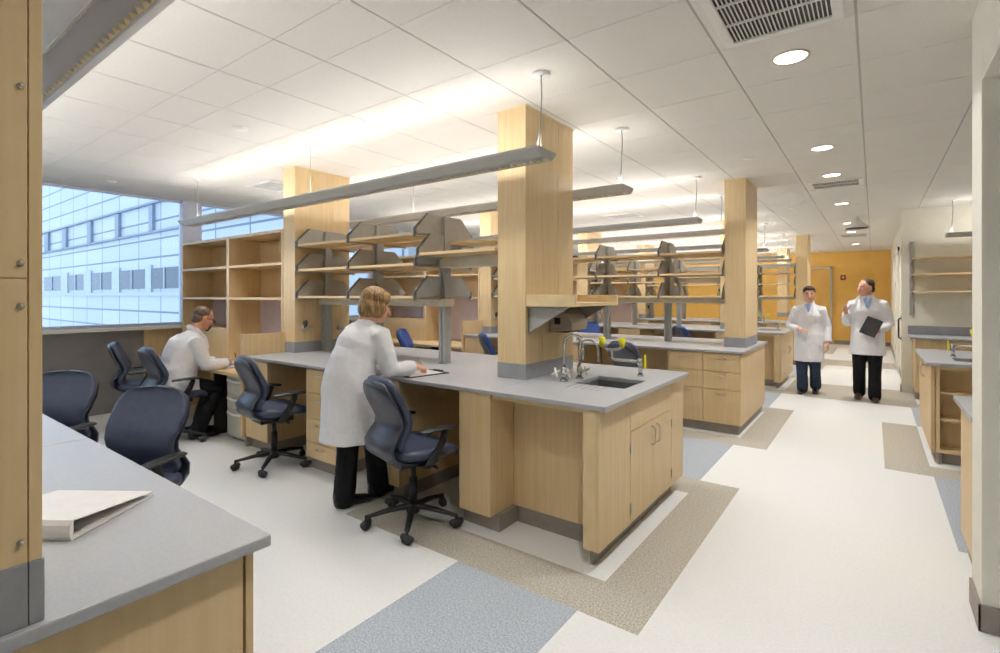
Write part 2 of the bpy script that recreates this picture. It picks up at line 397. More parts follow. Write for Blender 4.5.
def cabinet(label, face, u0, u1, w0, depth, layout, z0=.105, z1=.905, toe=.055, name='base_cabinet', group=None, gap=.001, ends=(0, 0), g=.0025):
    """layout: ('drawers', cols, [z edges top->down]) | ('doors', n, top) | ('plain',) | ('open', [shelf z])"""
    F = mapper(face, 0, w0); c = F((u0+u1)/2, depth/2, 0)
    t = thing(name, c, label, 'cabinet', group)
    fr = .02 if layout[0] in ('drawers', 'doors') else 0.
    mb = MB()
    if layout[0] == 'open':
        fbox(mb, F, u0, u0+.03, 0, depth, z0, z1); fbox(mb, F, u1-.03, u1, 0, depth, z0, z1); fbox(mb, F, u0+.03, u1-.03, depth-.02, depth, z0, z1)
        fbox(mb, F, u0+.03, u1-.03, 0, depth-.02, z1-.035, z1); fbox(mb, F, u0+.03, u1-.03, 0, depth-.02, z0, z0+.03)
    else: fbox(mb, F, u0, u1, fr+gap if fr else 0, depth, z0, z1)
    part('carcass', mb, 'maple', t, .002)
    tk = MB(); fbox(tk, F, u0+ends[0], u1-ends[1], toe, toe+.02 if depth < .1 else depth-.02, 0, z0); part('toe_kick', tk, 'toe', t)
    if layout[0] == 'drawers':
        _, cols, zs = layout
        for ci in range(cols):
            a = u0+(u1-u0)*ci/cols+g; b = u0+(u1-u0)*(ci+1)/cols-g
            for i in range(len(zs)-1):
                d = MB(); fbox(d, F, a, b, 0, fr, zs[i+1]+g, zs[i]-g); o = part('drawer', d, 'maple', t, .0015)
                part('handle', pull(F, (a+b)/2, zs[i]-(.05 if zs[i]-zs[i+1] > .12 else (zs[i]-zs[i+1])/2)), 'nickel', o)
    elif layout[0] == 'doors':
        _, n, top = layout
        for i in range(n):
            a = u0+(u1-u0)*i/n+g; b = u0+(u1-u0)*(i+1)/n-g
            d = MB(); fbox(d, F, a, b, 0, fr, z0+.004, top); o = part('door', d, 'maple', t, .0015)
            hu = (b-.03 if i == 0 else a+.03) if n > 1 else a+.05
            part('handle', pull(F, hu, top-.12, False, .12), 'nickel', o)
    elif layout[0] == 'open':
        for z in layout[1]:
            d = MB(); fbox(d, F, u0+.03, u1-.03, .01, depth-.02, z-.022, z); part('shelf', d, 'maple_h', t, .002)
    return t

def slab(x0, x1, y0, y1, z0, z1, hole=None):
    mb = MB()
    if not hole: return mb.box(x0, x1, y0, y1, z0, z1)
    a, b, c, d = hole
    xs = [x0, a, b, x1]; ys = [y0, c, d, y1]
    P = lambda i, j, z: (xs[i], ys[j], z)
    vs = [P(i, j, z) for z in (z0, z1) for j in range(4) for i in range(4)]
    id = lambda i, j, k: k*16+j*4+i; fs = []
    for i in range(3):
        for j in range(3):
            if (i, j) == (1, 1): continue
            fs.append((id(i,j,1), id(i+1,j,1), id(i+1,j+1,1), id(i,j+1,1))); fs.append((id(i,j,0), id(i,j+1,0), id(i+1,j+1,0), id(i+1,j,0)))
    for i in range(3):
        fs.append((id(i,0,0), id(i+1,0,0), id(i+1,0,1), id(i,0,1))); fs.append((id(i,3,0), id(i,3,1), id(i+1,3,1), id(i+1,3,0)))
        fs.append((id(0,i,0), id(0,i,1), id(0,i+1,1), id(0,i+1,0))); fs.append((id(3,i,0), id(3,i+1,0), id(3,i+1,1), id(3,i,1)))
    fs += [(id(1,1,0), id(1,1,1), id(2,1,1), id(2,1,0)), (id(1,2,0), id(2,2,0), id(2,2,1), id(1,2,1)), (id(1,1,0), id(1,2,0), id(1,2,1), id(1,1,1)), (id(2,1,0), id(2,1,1), id(2,2,1), id(2,2,0))]
    return mb.add(vs, fs)

def column(x0, x1, y0, y1, label, z0=ZC, joints=True):
    t = thing('column', ((x0+x1)/2, (y0+y1)/2, z0), label, 'column', None)
    mb = MB(); n = 3 if joints else 1
    for i in range(n):
        a = y0+(y1-y0)*i/n; b = y0+(y1-y0)*(i+1)/n
        mb.box(x0, x1, a+(.0012 if i else 0), b-(.0012 if i < n-1 else 0), z0+.115, CEIL-.012)
    mb.box(x0+.003, x1-.003, y0+.003, y1-.003, z0+.05, CEIL-.02)
    part('shaft', mb, 'maple', t, .0015)
    b = MB(); b.box(x0-.002, x1+.002, y0-.002, y1+.002, z0, z0+.115); part('base_trim', b, 'grey_trim', t, .002)
    c = MB(); c.box(x0-.004, x1+.004, y0-.004, y1+.004, CEIL-.014, CEIL); part('ceiling_trim', c, 'maple_edge', t)
    return t

def pendant(x0, x1, y, label, cable_x, group='linear pendant lights over the benches', watts=1., lou=True, z=2.40):
    cx = (x0+x1)/2
    t = thing('pendant_light', (cx, y, z), label, 'light', group)
    mb = MB()
    sec = [(-.060, 0), (-.060, .006), (-.118, .048), (-.118, .060), (-.112, .060), (-.052, .014), (-.052, 0)]
    for s in (1, -1):
        mb.prism([(s*a, b) for a, b in sec], lambda p, q, a: (a, y+p, z+q), x0, x1)
    part('housing', mb, 'pend', t)
    for xx, s in ((x0, -1), (x1, 1)):
        e = MB(); e.prism([(-.060, 0), (.060, 0), (.118, .048), (.118, .060), (-.118, .060), (-.118, .048)], lambda p, q, a: (a, y+p, z+q), xx, xx+s*.012)
        part('end_cap', e, 'pend', t)
    l = MB(); n = int((x1-x0)/.05)
    for i in range(n+1):
        xx = x0+(x1-x0)*i/n; l.add([(xx, y-.052, z+.002), (xx, y+.052, z+.002), (xx+.006, y+.052, z+.03), (xx+.006, y-.052, z+.03)], [(0,1,2,3)])
    part('louvre', l, 'louvre', t)
    r = MB()
    for s in (1, -1): r.add([(x0, y+s*.0515, z+.002), (x1, y+s*.0515, z+.002), (x1, y+s*.03, z+.034), (x0, y+s*.03, z+.034)], [(0,1,2,3)])
    part('reflector', r, 'gold', t)
    tb = MB(); tb.limb([(x0+.03, y, z+.05), (x1-.03, y, z+.05)], [.008, .008], n=8); part('lamp_tube', tb, 'white_pl', t)
    for k, cxx in enumerate(cable_x):
        c = MB()
        if k == 0 and len(cable_x) > 1:
            c.tube([(cxx, y, CEIL), (cxx+.006, y, CEIL-.12), (cxx-.002, y, CEIL-.28), (cxx-.012, y, CEIL-.38), (cxx-.032, y, z+.06)], .0045, 6)
            c.tube([(cxx, y, CEIL-.26), (cxx, y, z+.07)], .002, 5)
        else: c.tube([(cxx, y, CEIL), (cxx, y, z+.06)], .0022, 5)
        part('cable', c, 'steel', t)
        d = MB(); d.cyl((cxx, y), .058 if k == 0 else .03, CEIL-.012, CEIL+.001, 20); part('ceiling_canopy', d, 'white_pl', t)
    for sg in (1, -1):
        ob = area('pendant_uplight', (cx, y+sg*.03, z+.085), x1-x0-.05, .05, UPW*(x1-x0)*watts, WARM, False); ob.rotation_euler = (PI+sg*math.radians(58), 0, 0)
    area('pendant_downlight', (cx, y, z-.001), x1-x0-.05, .05, DNW*(x1-x0)*watts, WARM, True, math.radians(98))
    return t

def rack(m, y, xs, xcol, bay, label):
    """island shelving rack: posts at xs, three shelves a side in each bay"""
    t = thing('shelving_rack', ((xs[0]+xcol)/2, y, ZC), label, 'shelving', None)
    for x in xs:
        p = MB(); p.box(x-.040, x-.006, y-.04, y+.04, ZC, 2.265); p.box(x+.006, x+.040, y-.04, y+.04, ZC, 2.265); p.box(x-.010, x+.010, y-.028, y+.028, ZC, 2.265)
        part('post', p, 'steel', t, .002)
    r = MB(); r.box(xs[0]-.045, (xs[-1]+.05 if bay else xcol-.002), y-.075, y+.075, 1.452, 1.522)
    o = part('raceway', r, 'rail', t, .003)
    for x in [ (xs[i]+xs[i+1])/2+.28 for i in range(len(xs)-1)]:
        s = MB(); s.box(x-.03, x+.03, y-.081, y-.074, 1.47, 1.504); part('outlet', s, 'rail', o)
    if bay:
        r = MB(); r.box(xs[-1]-.05, xcol-.002, y-.075, y+.075, 1.80, 1.888); o = part('raceway', r, 'rail', t, .003)
        s = MB(); s.box(xs[-1]+.16, xs[-1]+.22, y-.081, y-.074, 1.83, 1.866); part('outlet', s, 'rail', o)
    yf = .37; hs = [1.538, 1.822, 2.086]
    def plate(x, s, z, lo=False):
        b = MB()
        b.prism([(.046, z), (yf, z), (yf, z+.045), (yf-.15, z+.185), (.046, z+.185)], lambda p, q, a: (a, y+s*p, q), x-.004, x+.004)
        b.box(x-.016, x+.016, min(y+s*.046, y+s*yf), max(y+s*.046, y+s*yf), z-.026, z-.014)
        o = part('shelf_bracket', b, 'steel', t)
        c = MB(); pl = [(yf-.012, z-.03), (yf+.008, z-.03), (yf+.008, z+.047)]+([(yf-.146, z+.19), (yf-.152, z+.184)] if s < 0 else [])+[(yf-.012, z+.045)]  # sloped flange is coloured dark to stand for shade; lower corner is the cap
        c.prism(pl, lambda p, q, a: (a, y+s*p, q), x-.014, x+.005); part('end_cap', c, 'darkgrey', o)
    ends = list(xs)
    for i in range(len(xs)):
        a = xs[i]; last = i == len(xs)-1
        b = xcol-.004 if last else xs[i+1]
        for s in (-1, 1):
            if last and bay:
                zz = [1.905] if s < 0 else [2.03]
            else: zz = hs
            for z in zz:
                sh = MB(); sh.box(a+.01, b-.008, min(y+s*.05, y+s*(yf-.008)), max(y+s*.05, y+s*(yf-.008)), z-.014, z+.010)
                part('shelf', sh, 'maple_h', t, .002)
            for z in (zz if last and bay else []): plate(a+.03, s, z)
            if not (last and bay):
                for z in hs: plate(a, s, z)
                if last:
                    for z in hs: plate(b-.004, s, z)
            elif last:
                for z in hs: plate(a, s, z)
    return t

def gas_cock(F, u, z, label, black=False):
    a = F(u, 0, z); t = thing('gas_valve', a, label, 'valve', None)
    b = MB(); b.limb([F(u, 0, z), F(u, -.006, z)], [.03, .03], (0,0,1), 14); b.limb([F(u, 0, z), F(u, -.06, z)], [.016, .016], (0,0,1), 10); b.limb([F(u, -.045, z), F(u+.05, -.06, z+.0), F(u+.075, -.065, z-.01)], [.015, .012, .008], (0,0,1), 8)
    part('body', b, 'nickel', t)
    h = MB(); h.limb([F(u-.005, -.05, z+.01), F(u-.005, -.05, z+.06)], [.018, .026], (1,0,0), 10); part('handle', h, 'dark' if black else 'nickel', t)
    return t

def cross_handle(mb, c, r=.03, ax=(0,0,1)):
    c = V(c)
    for a in range(2):
        d = V((math.cos(a*PI/2+.5), math.sin(a*PI/2+.5)*.4, math.sin(a*PI/2+.5)))
        mb.limb([c-d*r, c+d*r], [.008, .008], n=8)
    mb.ell(c, (.012, .012, .012), n=8, m=6)

def faucet(x, y, label, sc=1., reach=.15, white=True, tall=False):
    t = thing('faucet', (x, y, ZC), label, 'faucet', None)
    b = MB(); b.cyl((x, y), .028, ZC, ZC+.012, 16); b.cyl((x, y), .018, ZC+.01, ZC+.10, 14); b.cyl((x, y), .022, ZC+.05, ZC+.07, 14); part('body', b, 'chrome', t)
    if tall:
        s = MB(); s.tube([(x, y, ZC+.08), (x, y, ZC+.285)], .009, 10); part('riser', s, 'chrome', t)
        s = MB(); s.tube([(x, y, ZC+.25), (x+.04, y, ZC+.285), (x+.09, y, ZC+.29), (x+.135, y, ZC+.265), (x+.15, y, ZC+.22), (x+.152, y, ZC+.13)], .006, 8); part('spout', s, 'chrome', t)
        h = MB(); cross_handle(h, (x, y, ZC+.30), .024); part('cross_handle', h, 'nickel', t)
        h = MB(); h.limb([(x, y, ZC+.06), (x+.036, y, ZC+.06)], [.01, .01], n=8); o = part('valve', h, 'chrome', t)
        h = MB(); cross_handle(h, (x+.05, y, ZC+.065), .028); part('cross_handle', h, 'nickel', o)
        return t
    s = MB(); pts = [(x, y, ZC+.08), (x, y, ZC+.26*sc)]
    for k in range(1, 11):
        a = PI*k/10; pts.append((x+reach/2-reach/2*math.cos(a), y, ZC+.26*sc+reach/2*math.sin(a)))
    pts += [(x+reach, y, ZC+.22*sc)]
    s.tube(pts, .009, 10); s.limb([(x+reach, y, ZC+.23*sc), (x+reach, y, ZC+.17*sc)], [.011, .006], n=10); part('spout', s, 'chrome', t)
    for dx, dy, w in ((-.05, -.03, white), (.045, -.01, False)):
        h = MB(); h.limb([(x, y, ZC+.06), (x+dx*.8, y+dy*.8, ZC+.06)], [.01, .01], n=8); o = part('valve', h, 'chrome', t)
        h = MB(); cross_handle(h, (x+dx, y+dy, ZC+.062)); part('cross_handle', h, 'white_pl' if w else 'nickel', o, label='white cross handle' if w else None)
    return t

def eyewash(x, y, label, sg=-1):
    t = thing('eyewash', (x, y, ZC), label, 'eyewash', None)
    b = MB(); b.cyl((x, y), .024, ZC, ZC+.012, 16); b.cyl((x, y), .017, ZC, ZC+.135, 14); b.cyl((x, y), .021, ZC+.08, ZC+.13, 14); part('body', b, 'chrome', t)
    a = MB(); x1 = x+sg*.235; a.tube([(x, y, ZC+.11), (x1-sg*.02, y, ZC+.11), (x1-sg*.005, y, ZC+.115), (x1, y, ZC+.13), (x1, y, ZC+.185)], .011, 10)
    a.tube([(x1-.08, y, ZC+.205), (x1-.05, y, ZC+.19), (x1, y, ZC+.185), (x1+.05, y, ZC+.192), (x1+.085, y, ZC+.21)], .009, 8); part('arm', a, 'chrome', t)
    for d in (-.083, .088):
        c = MB(); c.cyl((x1+d, y), .016, ZC+.205, ZC+.275, 14, .030); c.cyl((x1+d, y), .030, ZC+.275, ZC+.282, 14, .026); part('spray_cap', c, 'yellow', t)
    p = MB(); p.box(x-sg*.03, x-sg*.042, y-.012, y+.012, ZC+.055, ZC+.165); part('paddle', p, 'yellow', t, .003)
    return t

def sink_basin(x0, x1, y0, y1, label):
    t = thing('sink', ((x0+x1)/2, (y0+y1)/2, ZC-.2), label, 'sink', None)
    mb = MB(); d = .19; w = .012
    mb.box(x0-w, x0, y0-w, y1+w, ZC-d, ZC-.0305); mb.box(x1, x1+w, y0-w, y1+w, ZC-d, ZC-.0305); mb.box(x0, x1, y0-w, y0, ZC-d, ZC-.0305); mb.box(x0, x1, y1, y1+w, ZC-d, ZC-.0305); mb.box(x0-w, x1+w, y0-w, y1+w, ZC-d-w, ZC-d)
    part('basin', mb, 'sinkmat', t, .003)
    c = MB(); c.cyl(((x0+x1)/2, (y0+y1)/2), .03, ZC-d, ZC-d+.006, 16); part('drain', c, 'chrome', t)
    return t

WHERE = {0: 'where the seated man writes', 1: 'by the second bench back', 2: 'by the third bench back', 3: 'by the farthest bench'}
def bench_sink_end(m):
    """sink end of a bench: worktop, sink cabinet, leg recess, fixtures"""
    d = m*PER; bn = BN[m]
    x1 = -1.187; xe = -1.235; yf = 2.595+d; yb = 4.14+d; xs = -2.011
    hole = (-1.70, -1.325, 3.165+d, 3.56+d)
    w = solo('worktop', slab(xs+.001, x1, 2.575+d, 4.16+d, ZC-.028, ZC, hole), 'counter', 'grey resin worktop with a sunken sink at the end of '+bn, 'worktop', None, .004)
    g = MB()
    for i in range(5): g.box(-1.66+i*.055, -1.655+i*.055, 2.98+d, 3.16+d, ZC-.0005, ZC+.0009)
    part('drain_grooves', g, 'sinkmat', w)
    sink_basin(*hole, 'dark square sink set in the worktop at the end of '+bn)
    t = thing('sink_cabinet', ((xs+xe)/2, 3.5+d, 0), 'pale maple sink cabinet, two doors facing the aisle, end of '+bn, 'cabinet')
    c = MB(); c.box(-1.90, xe-.021, 2.86+d, yb, .105, .70); c.box(-1.90, -1.75, 2.86+d, yb, .70, ZC-.03); c.box(-1.30, xe-.021, 2.86+d, yb, .70, ZC-.03); c.box(-1.75, -1.30, 2.86+d, 3.12+d, .70, ZC-.03); c.box(-1.75, -1.30, 3.62+d, yb, .70, ZC-.03)
    part('carcass', c, 'maple', t)
    p = MB(); p.box(-1.335, xe-.0205, yf, 2.86+d, .105, ZC-.03); part('end_post', p, 'maple_edge', t, .002)
    r = MB(); r.box(-2.0, -1.337, yf+.02, yf+.045, ZC-.06, ZC-.03); part('apron_rail', r, 'maple_edge', t, .002)
    b = MB(); b.box(-2.0, -1.90, 2.86+d, 2.88+d, .105, ZC-.03); b.box(-2.0, -1.90, 2.88+d, 4.1+d, .105, ZC-.03); part('back_panel', b, 'maple', t)
    for a, z in ((2.595, 3.052), (3.858, 4.14)):
        f = MB(); f.box(xe-.02, xe, a+d, z+d, .105, ZC-.03); part('filler_panel', f, 'maple', t, .002)
    f = MB(); f.box(xe-.02, xe, 3.056+d, 3.854+d, .690, ZC-.03); part('false_drawer_front', f, 'maple', t, .0015)
    for a, z, hu, hi in ((3.056, 3.453, 3.425, 3.056), (3.457, 3.854, 3.52, 3.854)):
        f = MB(); f.box(xe-.02, xe, a+d, z+d, .108, .686); o = part('door', f, 'maple', t, .0015)
        part('handle', pull(mapper('E', 0, xe), hu+d, .585, False, .125), 'nickel', o)
        for zz in (.17, .55):
            h = MB(); h.box(xe-.002, xe+.008, hi+d-.012, hi+d+.012, zz, zz+.06); part('hinge', h, 'nickel', o)
    k = MB(); k.box(-1.96, -1.297, 2.855+d, 4.03+d, 0, .105); k.box(-1.316, -1.297, 2.645+d, 2.86+d, 0, .105); part('toe_kick', k, 'toe', t)
    faucet(-1.79, 3.19+d, 'chrome gooseneck tap with a white cross handle by the sink on '+bn)
    faucet(-1.755, 3.36+d, 'tall straight chrome tap with a cross top by the sink on '+bn, tall=True)
    eyewash(-1.435, 3.74+d, 'eyewash with two yellow caps on a chrome arm on '+bn)
    # narrow pilaster cabinet left of the recess
    cabinet('narrow plain maple cabinet left of the sink recess of '+bn, 'S', -2.27, -2.004, yf, .70, ('plain',), name='narrow_cabinet', ends=(0, -.035))

def bench(m):
    d = m*PER; bn = BN[m]; sinkend = m % 2 == 0
    yf = 2.595+d; y0 = 2.575+d; y1 = 4.16+d; xl = -5.165
    xr = -2.012 if sinkend else -1.15
    solo('worktop', slab(xl, xr, y0, y1, ZC-.028, ZC), 'counter', 'long grey resin worktop of '+bn, 'worktop', None, .004)
    xp = -2.28 if sinkend else -1.98; pan = MB(); pan.box(xl, xp, 3.36+d, 3.40+d, .105, ZC-.03)
    t = solo('knee_space_screen', pan, 'maple', 'maple screen closing the knee spaces under '+bn, 'screen', None, loc=(-3.5, 3.38+d, 0))
    k = MB(); k.box(xl, xp, 3.345+d, 3.41+d, 0, .105); part('cove_base', k, 'toe', t)
    zs = [.895, .685, .46, .25, .11]
    grp = None
    cabinet('maple drawer cabinet at the divider end of '+bn, 'S', xl, -4.745, yf, .72, ('drawers', 1, [.895, .69, .11]))
    if sinkend:
        cabinet('four drawer maple cabinet in the middle of '+bn, 'S', -4.09, -3.645, yf, .72, ('drawers', 1, zs))
        cabinet('narrow plain maple cabinet between the two knee spaces of '+bn, 'S', -2.985, -2.87, yf, .72, ('plain',), name='narrow_cabinet')
        bench_sink_end(m)
        column(-2.284, -2.032, 3.052+d, 3.77+d, 'maple panelled column standing on '+bn+', beside its sink')
    else:
        cabinet('six drawer maple cabinet at the aisle end of '+bn, 'S', -1.975, -1.175, yf, 1.52, ('drawers', 2, [.895, .692, .492, .11]), ends=(0, .03))
        cabinet('narrow drawer cabinet left of the knee space of '+bn, 'S', -3.62, -3.18, yf, .72, ('drawers', 1, zs))
        column(-1.445, -1.21, 3.052+d, 3.77+d, 'maple panelled column at the aisle end of '+bn)
    # divider and column at the window end
    dv = MB(); dv.box(-5.205, -5.167, 2.56+d, 3.05+d, 0.105, 1.15); dd = solo('divider_panel', dv, 'maple', 'upright maple divider between the desk and worktop of '+bn, 'panel', None, .002, (-5.186, 2.8+d, 0))
    k = MB(); k.box(-5.203, -5.169, 2.61+d, 3.05+d, 0, .105); part('cove_base', k, 'toe', dd)
    column(-5.21, -4.985, 3.03+d, 3.73+d, 'maple panelled column at the window end of '+bn)
    F = mapper('E', 0, -4.985)
    if m != 2: gas_cock(F, 3.13+d, 1.20, 'dark knobbed gas valve on the window end column of '+bn, True)
    if m in (0, 2): gas_cock(F, 3.58+d, 1.18, 'nickel gas valve right of the shelf post, window end of '+bn)
    ym = 3.39+d
    if sinkend: rack(m, ym, [-4.935, -4.06, -3.14], -2.286, True, 'grey steel shelving rack with maple shelves along '+bn)
    else: rack(m, ym, [-4.935, -4.06, -3.12, -2.235], -1.447, False, 'grey steel shelving rack with maple shelves along '+bn)
    # writing desk, bookcase and file pedestal at the window
    dk = thing('desk', (-6.5, 3.0+d, 0), 'maple writing desk by the window '+WHERE[m], 'desk')
    p = MB(); p.box(-7.8, -5.207, 2.56+d, 3.46+d, .705, .74); part('desktop', p, 'maple_h', dk, .003)
    p = MB(); p.box(-7.8, -5.207, 3.38+d, 3.40+d, .02, .705); part('modesty_panel', p, 'maple', dk)
    p = MB(); p.box(-7.8, -7.76, 2.6+d, 3.38+d, 0, .705); part('leg_panel', p, 'maple', dk)
    p = MB(); p.box(-5.93, -5.90, 2.62+d, 3.38+d, 0, .705); part('support_panel', p, 'dark', dk)
    if m < 2:
        pd = thing('file_pedestal', (-5.42, 2.9+d, 0), 'light grey steel file pedestal with three drawers under the desk '+WHERE[m], 'pedestal')
        p = MB(); p.box(-5.62, -5.215, 2.645+d, 3.3+d, .045, .69); part('body', p, 'steel_l', pd, .003)
        p = MB(); p.box(-5.61, -5.225, 2.68+d, 3.28+d, 0, .045); part('plinth', p, 'toe', pd)
        for a, b in ((.50, .685), (.345, .495), (.05, .34)):
            p = MB(); p.box(-5.617, -5.218, 2.622+d, 2.643+d, a, b); o = part('drawer', p, 'steel_l', pd, .003)
            h = MB(); hp = [(-5.60, 2.625+d, b-.03), (-5.56, 2.60+d, b-.04), (-5.42, 2.592+d, b-.048), (-5.28, 2.60+d, b-.04), (-5.235, 2.625+d, b-.03)]
            h.limb(hp, [.008, .012, .013, .012, .008], (0,0,1), 8); part('pull', h, 'white_pl', o)
    bk = thing('bookcase', (-6.5, 3.2+d, .74), 'maple bookcase with open cubbies on the window desk '+WHERE[m], 'bookcase')
    yb0, yb1 = 3.024+d, 3.44+d; zt = 2.285
    def bp(name, x0, x1, y0_, y1_, z0, z1, mat='maple', bw=.002):
        q = MB(); q.box(x0, x1, y0_, y1_, z0, z1); part(name, q, mat, bk, bw)
    bp('side_panel', -7.80, -7.77, yb0, yb1, .741, zt); bp('side_panel', -6.50, -6.435, yb0, yb1, .741, zt); bp('side_panel', -5.245, -5.215, yb0, yb1, .741, zt)
    bp('top_panel', -7.77, -6.50, yb0, yb1, zt-.035, zt, 'maple_h'); bp('top_panel', -6.435, -5.245, yb0, yb1, zt-.035, zt, 'maple_h')
    for z in (1.92, 1.53, 1.13): bp('shelf', -7.77, -6.50, yb0+.003, yb1-.015, z-.03, z, 'maple_h')
    for z in (1.92, 1.53): bp('shelf', -6.435, -5.245, yb0+.003, yb1-.015, z-.03, z, 'maple_h')
    bp('front_panel', -7.77, -6.50, yb0+.002, yb0+.02, .741, 1.10)
    bp('back_panel', -7.77, -6.50, yb1-.015, yb1, 1.53, zt-.035); bp('back_panel', -6.435, -5.245, yb1-.015, yb1, 1.53, zt-.035)
    bp('lower_back', -7.77, -6.50, yb1-.015, yb1, .741, 1.50, 'laminate'); bp('lower_back', -6.435, -5.245, yb1-.015, yb1, .741, 1.50, 'laminate')
    q = MB(); q.box(XW+.005, XW+.03, 2.66+d, 3.44+d, 0, 1.084); q.box(XW+.03, -7.82, 3.40+d, 3.44+d, 0, 1.084)
    if m < 2: solo('wall_lining_panel', q, 'maple', 'maple lining panel under the window sill '+WHERE[m], 'panel', None, .002, (XW, 3.1+d, 0))
    pendant(-6.75, -1.645, 2.69+d, 'long grey pendant light over the front edge of '+bn, [-1.675, -4.17, -6.5])
    pendant(-6.75, -1.645, 3.985+d, 'long grey pendant light over the back edge of '+bn, [-1.69, -4.17, -6.5])

def column_shelf():
    x0, x1, y0, y1 = -2.030, -1.625, 3.055, 3.765
    t = thing('wall_shelf', ((x0+x1)/2, 3.4, 1.47), 'small maple shelf with upturned ends on the column beside the sink', 'shelf')
    b = MB(); b.box(x0, x1, y0+.02, y1-.02, 1.475, 1.50); part('board', b, 'maple_h', t, .002)
    for a, c in ((y0, y0+.02), (y1-.02, y1)):
        b = MB(); b.box(x0, x1, a, c, 1.472, 1.556); part('end_lip', b, 'maple_edge', t, .002)
    for yy in (3.09, 3.70):
        b = MB(); b.prism([(x0, 1.474), (x1-.06, 1.474), (x0, 1.275)], lambda p, q, a: (p, a, q), yy, yy+.006); b.box(x0, x0+.006, yy, yy+.04, 1.275, 1.474); part('bracket', b, 'steel', t)
    t = thing('towel_dispenser', (-1.93, 3.45, 1.28), 'stainless paper towel dispenser under the small column shelf', 'dispenser')
    b = MB(); prof = [(x0+.001, 1.455), (x0+.10, 1.455), (x0+.165, 1.41), (x0+.20, 1.34), (x0+.195, 1.285), (x0+.001, 1.265)]
    b.prism(prof, lambda p, q, a: (p, a, q), 3.38, 3.64); part('cover', b, 'stainless', t, .004)
    b = MB(); b.box(x0+.04, x0+.15, 3.40, 3.62, 1.266, 1.279); part('slot', b, 'dark', t)
    b = MB(); b.box(x0+.05, x0+.10, 3.376, 3.381, 1.33, 1.38); part('lock_plate', b, 'dark', t)

def foreground():
    xl = -5.165; xr = -1.247; y1 = .694; xm = -2.72
    solo('worktop', slab(xm+.001, xr, -.86, y1, ZC-.030, ZC), 'counter', 'grey resin worktop in the foreground carrying the white ring binder', 'worktop', None, .005)
    solo('worktop', slab(xl, xm-.001, -.86, y1, ZC-.030, ZC), 'counter', 'farther grey worktop section of the foreground bench, toward the window', 'worktop', None, .005)
    c = cabinet('maple drawer cabinet at the near end of the foreground bench', 'N', -1.80, -1.285, .668, .80, ('drawers', 1, [.902, .565, .11]), ends=(0, .04), gap=.009, g=.004)
    e = MB(); e.box(-1.34, -1.283, -.84, -.13, .105, ZC-.031); part('end_panel', e, 'maple', c, .002)
    x0, x1, ya, yb = -1.52, -1.266, -.47, .251
    t = thing('column', (-1.39, -.1, ZC), 'maple clad column at the left edge, fixed with round screws', 'column')
    s = MB(); sp = yb-.0205
    zj = 1.582
    s.box(x0, x1, ya, sp-.001, ZC+.118, zj-.001); s.box(x0, x1, ya, sp-.001, zj+.001, CEIL-.012)
    s.box(x0, x1, sp+.001, yb, ZC+.118, CEIL-.012); s.box(x0+.004, x1-.004, ya+.004, yb-.004, ZC+.05, CEIL-.02)
    part('shaft', s, 'maple', t, .0012)
    b = MB(); b.box(x0-.003, x1+.003, ya-.003, sp-.0005, ZC, ZC+.118); b.box(x0-.003, x1+.003, sp+.0005, yb+.003, ZC, ZC+.118); part('base_trim', b, 'grey_trim', t, .002)
    def scr(px, py):
        r = (px-500)/504; k = x1/(-.5956+.8033*r); return k*(.8033+.5956*r), 1.55-(py-295.67)/504*k
    for px, py in ((20.5, 86), (20.5, 263), (20.5, 306), (20.5, 543)):
        yy, zz = scr(px, py); q = MB(); q.limb([(x1-.001, yy, zz), (x1+.0012, yy, zz)], [.0062, .0055], (0,1,0), 14, 0, False, True); q.limb([(x1+.003, yy, zz), (x1+.0055, yy, zz)], [.0022, .0022], (0,1,0), 8, 1, False, False)
        part('screw', q, ['stainless', 'dark'], t)
    pendant(-6.75, -1.645, .525, 'long grey louvred pendant light at top left, nearest the camera', [-1.69, -4.17, -6.5])
    pendant(-6.75, -1.645, 2.69-PER, 'unseen grey pendant light added over the near edge of the foreground bench', [-1.69, -4.17, -6.5], watts=.8)  # out of view, added to light the foreground column and worktop
    # ring binder
    A = V((-1.614, .376, ZC)); e2 = V((-.57, .82, 0)).normalized(); e1 = V((-.82, -.57, 0)).normalized()
    t = thing('ring_binder', A+e1*.14+e2*.14, 'white ring binder lying on the foreground worktop beside the column', 'binder')
    L = .30; W = .285; h = .052
    P = lambda a, b, z: tuple(A+e1*a+e2*b+V((0,0,z)))
    def slabq(pts, name, th, mat, bw=.001):
        mb = MB(); n = len(pts); up = V((0,0,th))
        mb.add([P(*p) for p in pts]+[tuple(V(P(*p))+up) for p in pts], [tuple(range(n)), tuple(range(n, 2*n))]+[(i, (i+1) % n, (i+1) % n+n, i+n) for i in range(n)])
        part(name, mb, mat, t, bw)
    slabq([(0, 0, .001), (L, 0, .001), (L, W, .001), (0, W, .001)], 'back_cover', .003, 'binder')
    slabq([(0, 0, h-.003), (L, 0, h-.003), (L, W, .012), (0, W, .012)], 'front_cover', .003, 'binder')
    sp_ = MB(); cs = [(0, 0), (-.006, .012), (-.008, h/2), (-.006, h-.012), (0, h), (.004, h-.002), (.004, .002)]
    sp_.prism([(b, z) for b, z in cs], lambda p, q, a: P(a, p, q), 0, L); part('spine', sp_, 'binder', t)
    rg = MB()
    for a in (.05, .15, .25):
        rg.tube([P(a, .035+.018*math.cos(k), .021+.014*math.sin(k)) for k in [i*.6 for i in range(11)]], .0018, 6)
    rg.box(0, .001, 0, .001, 0, .001) if False else None
    part('rings', rg, 'chrome', t)
    slabq([(.02, .022, .004), (L-.02, .022, .004), (L-.02, .05, .004), (.02, .05, .004)], 'ring_plate', .003, 'nickel')

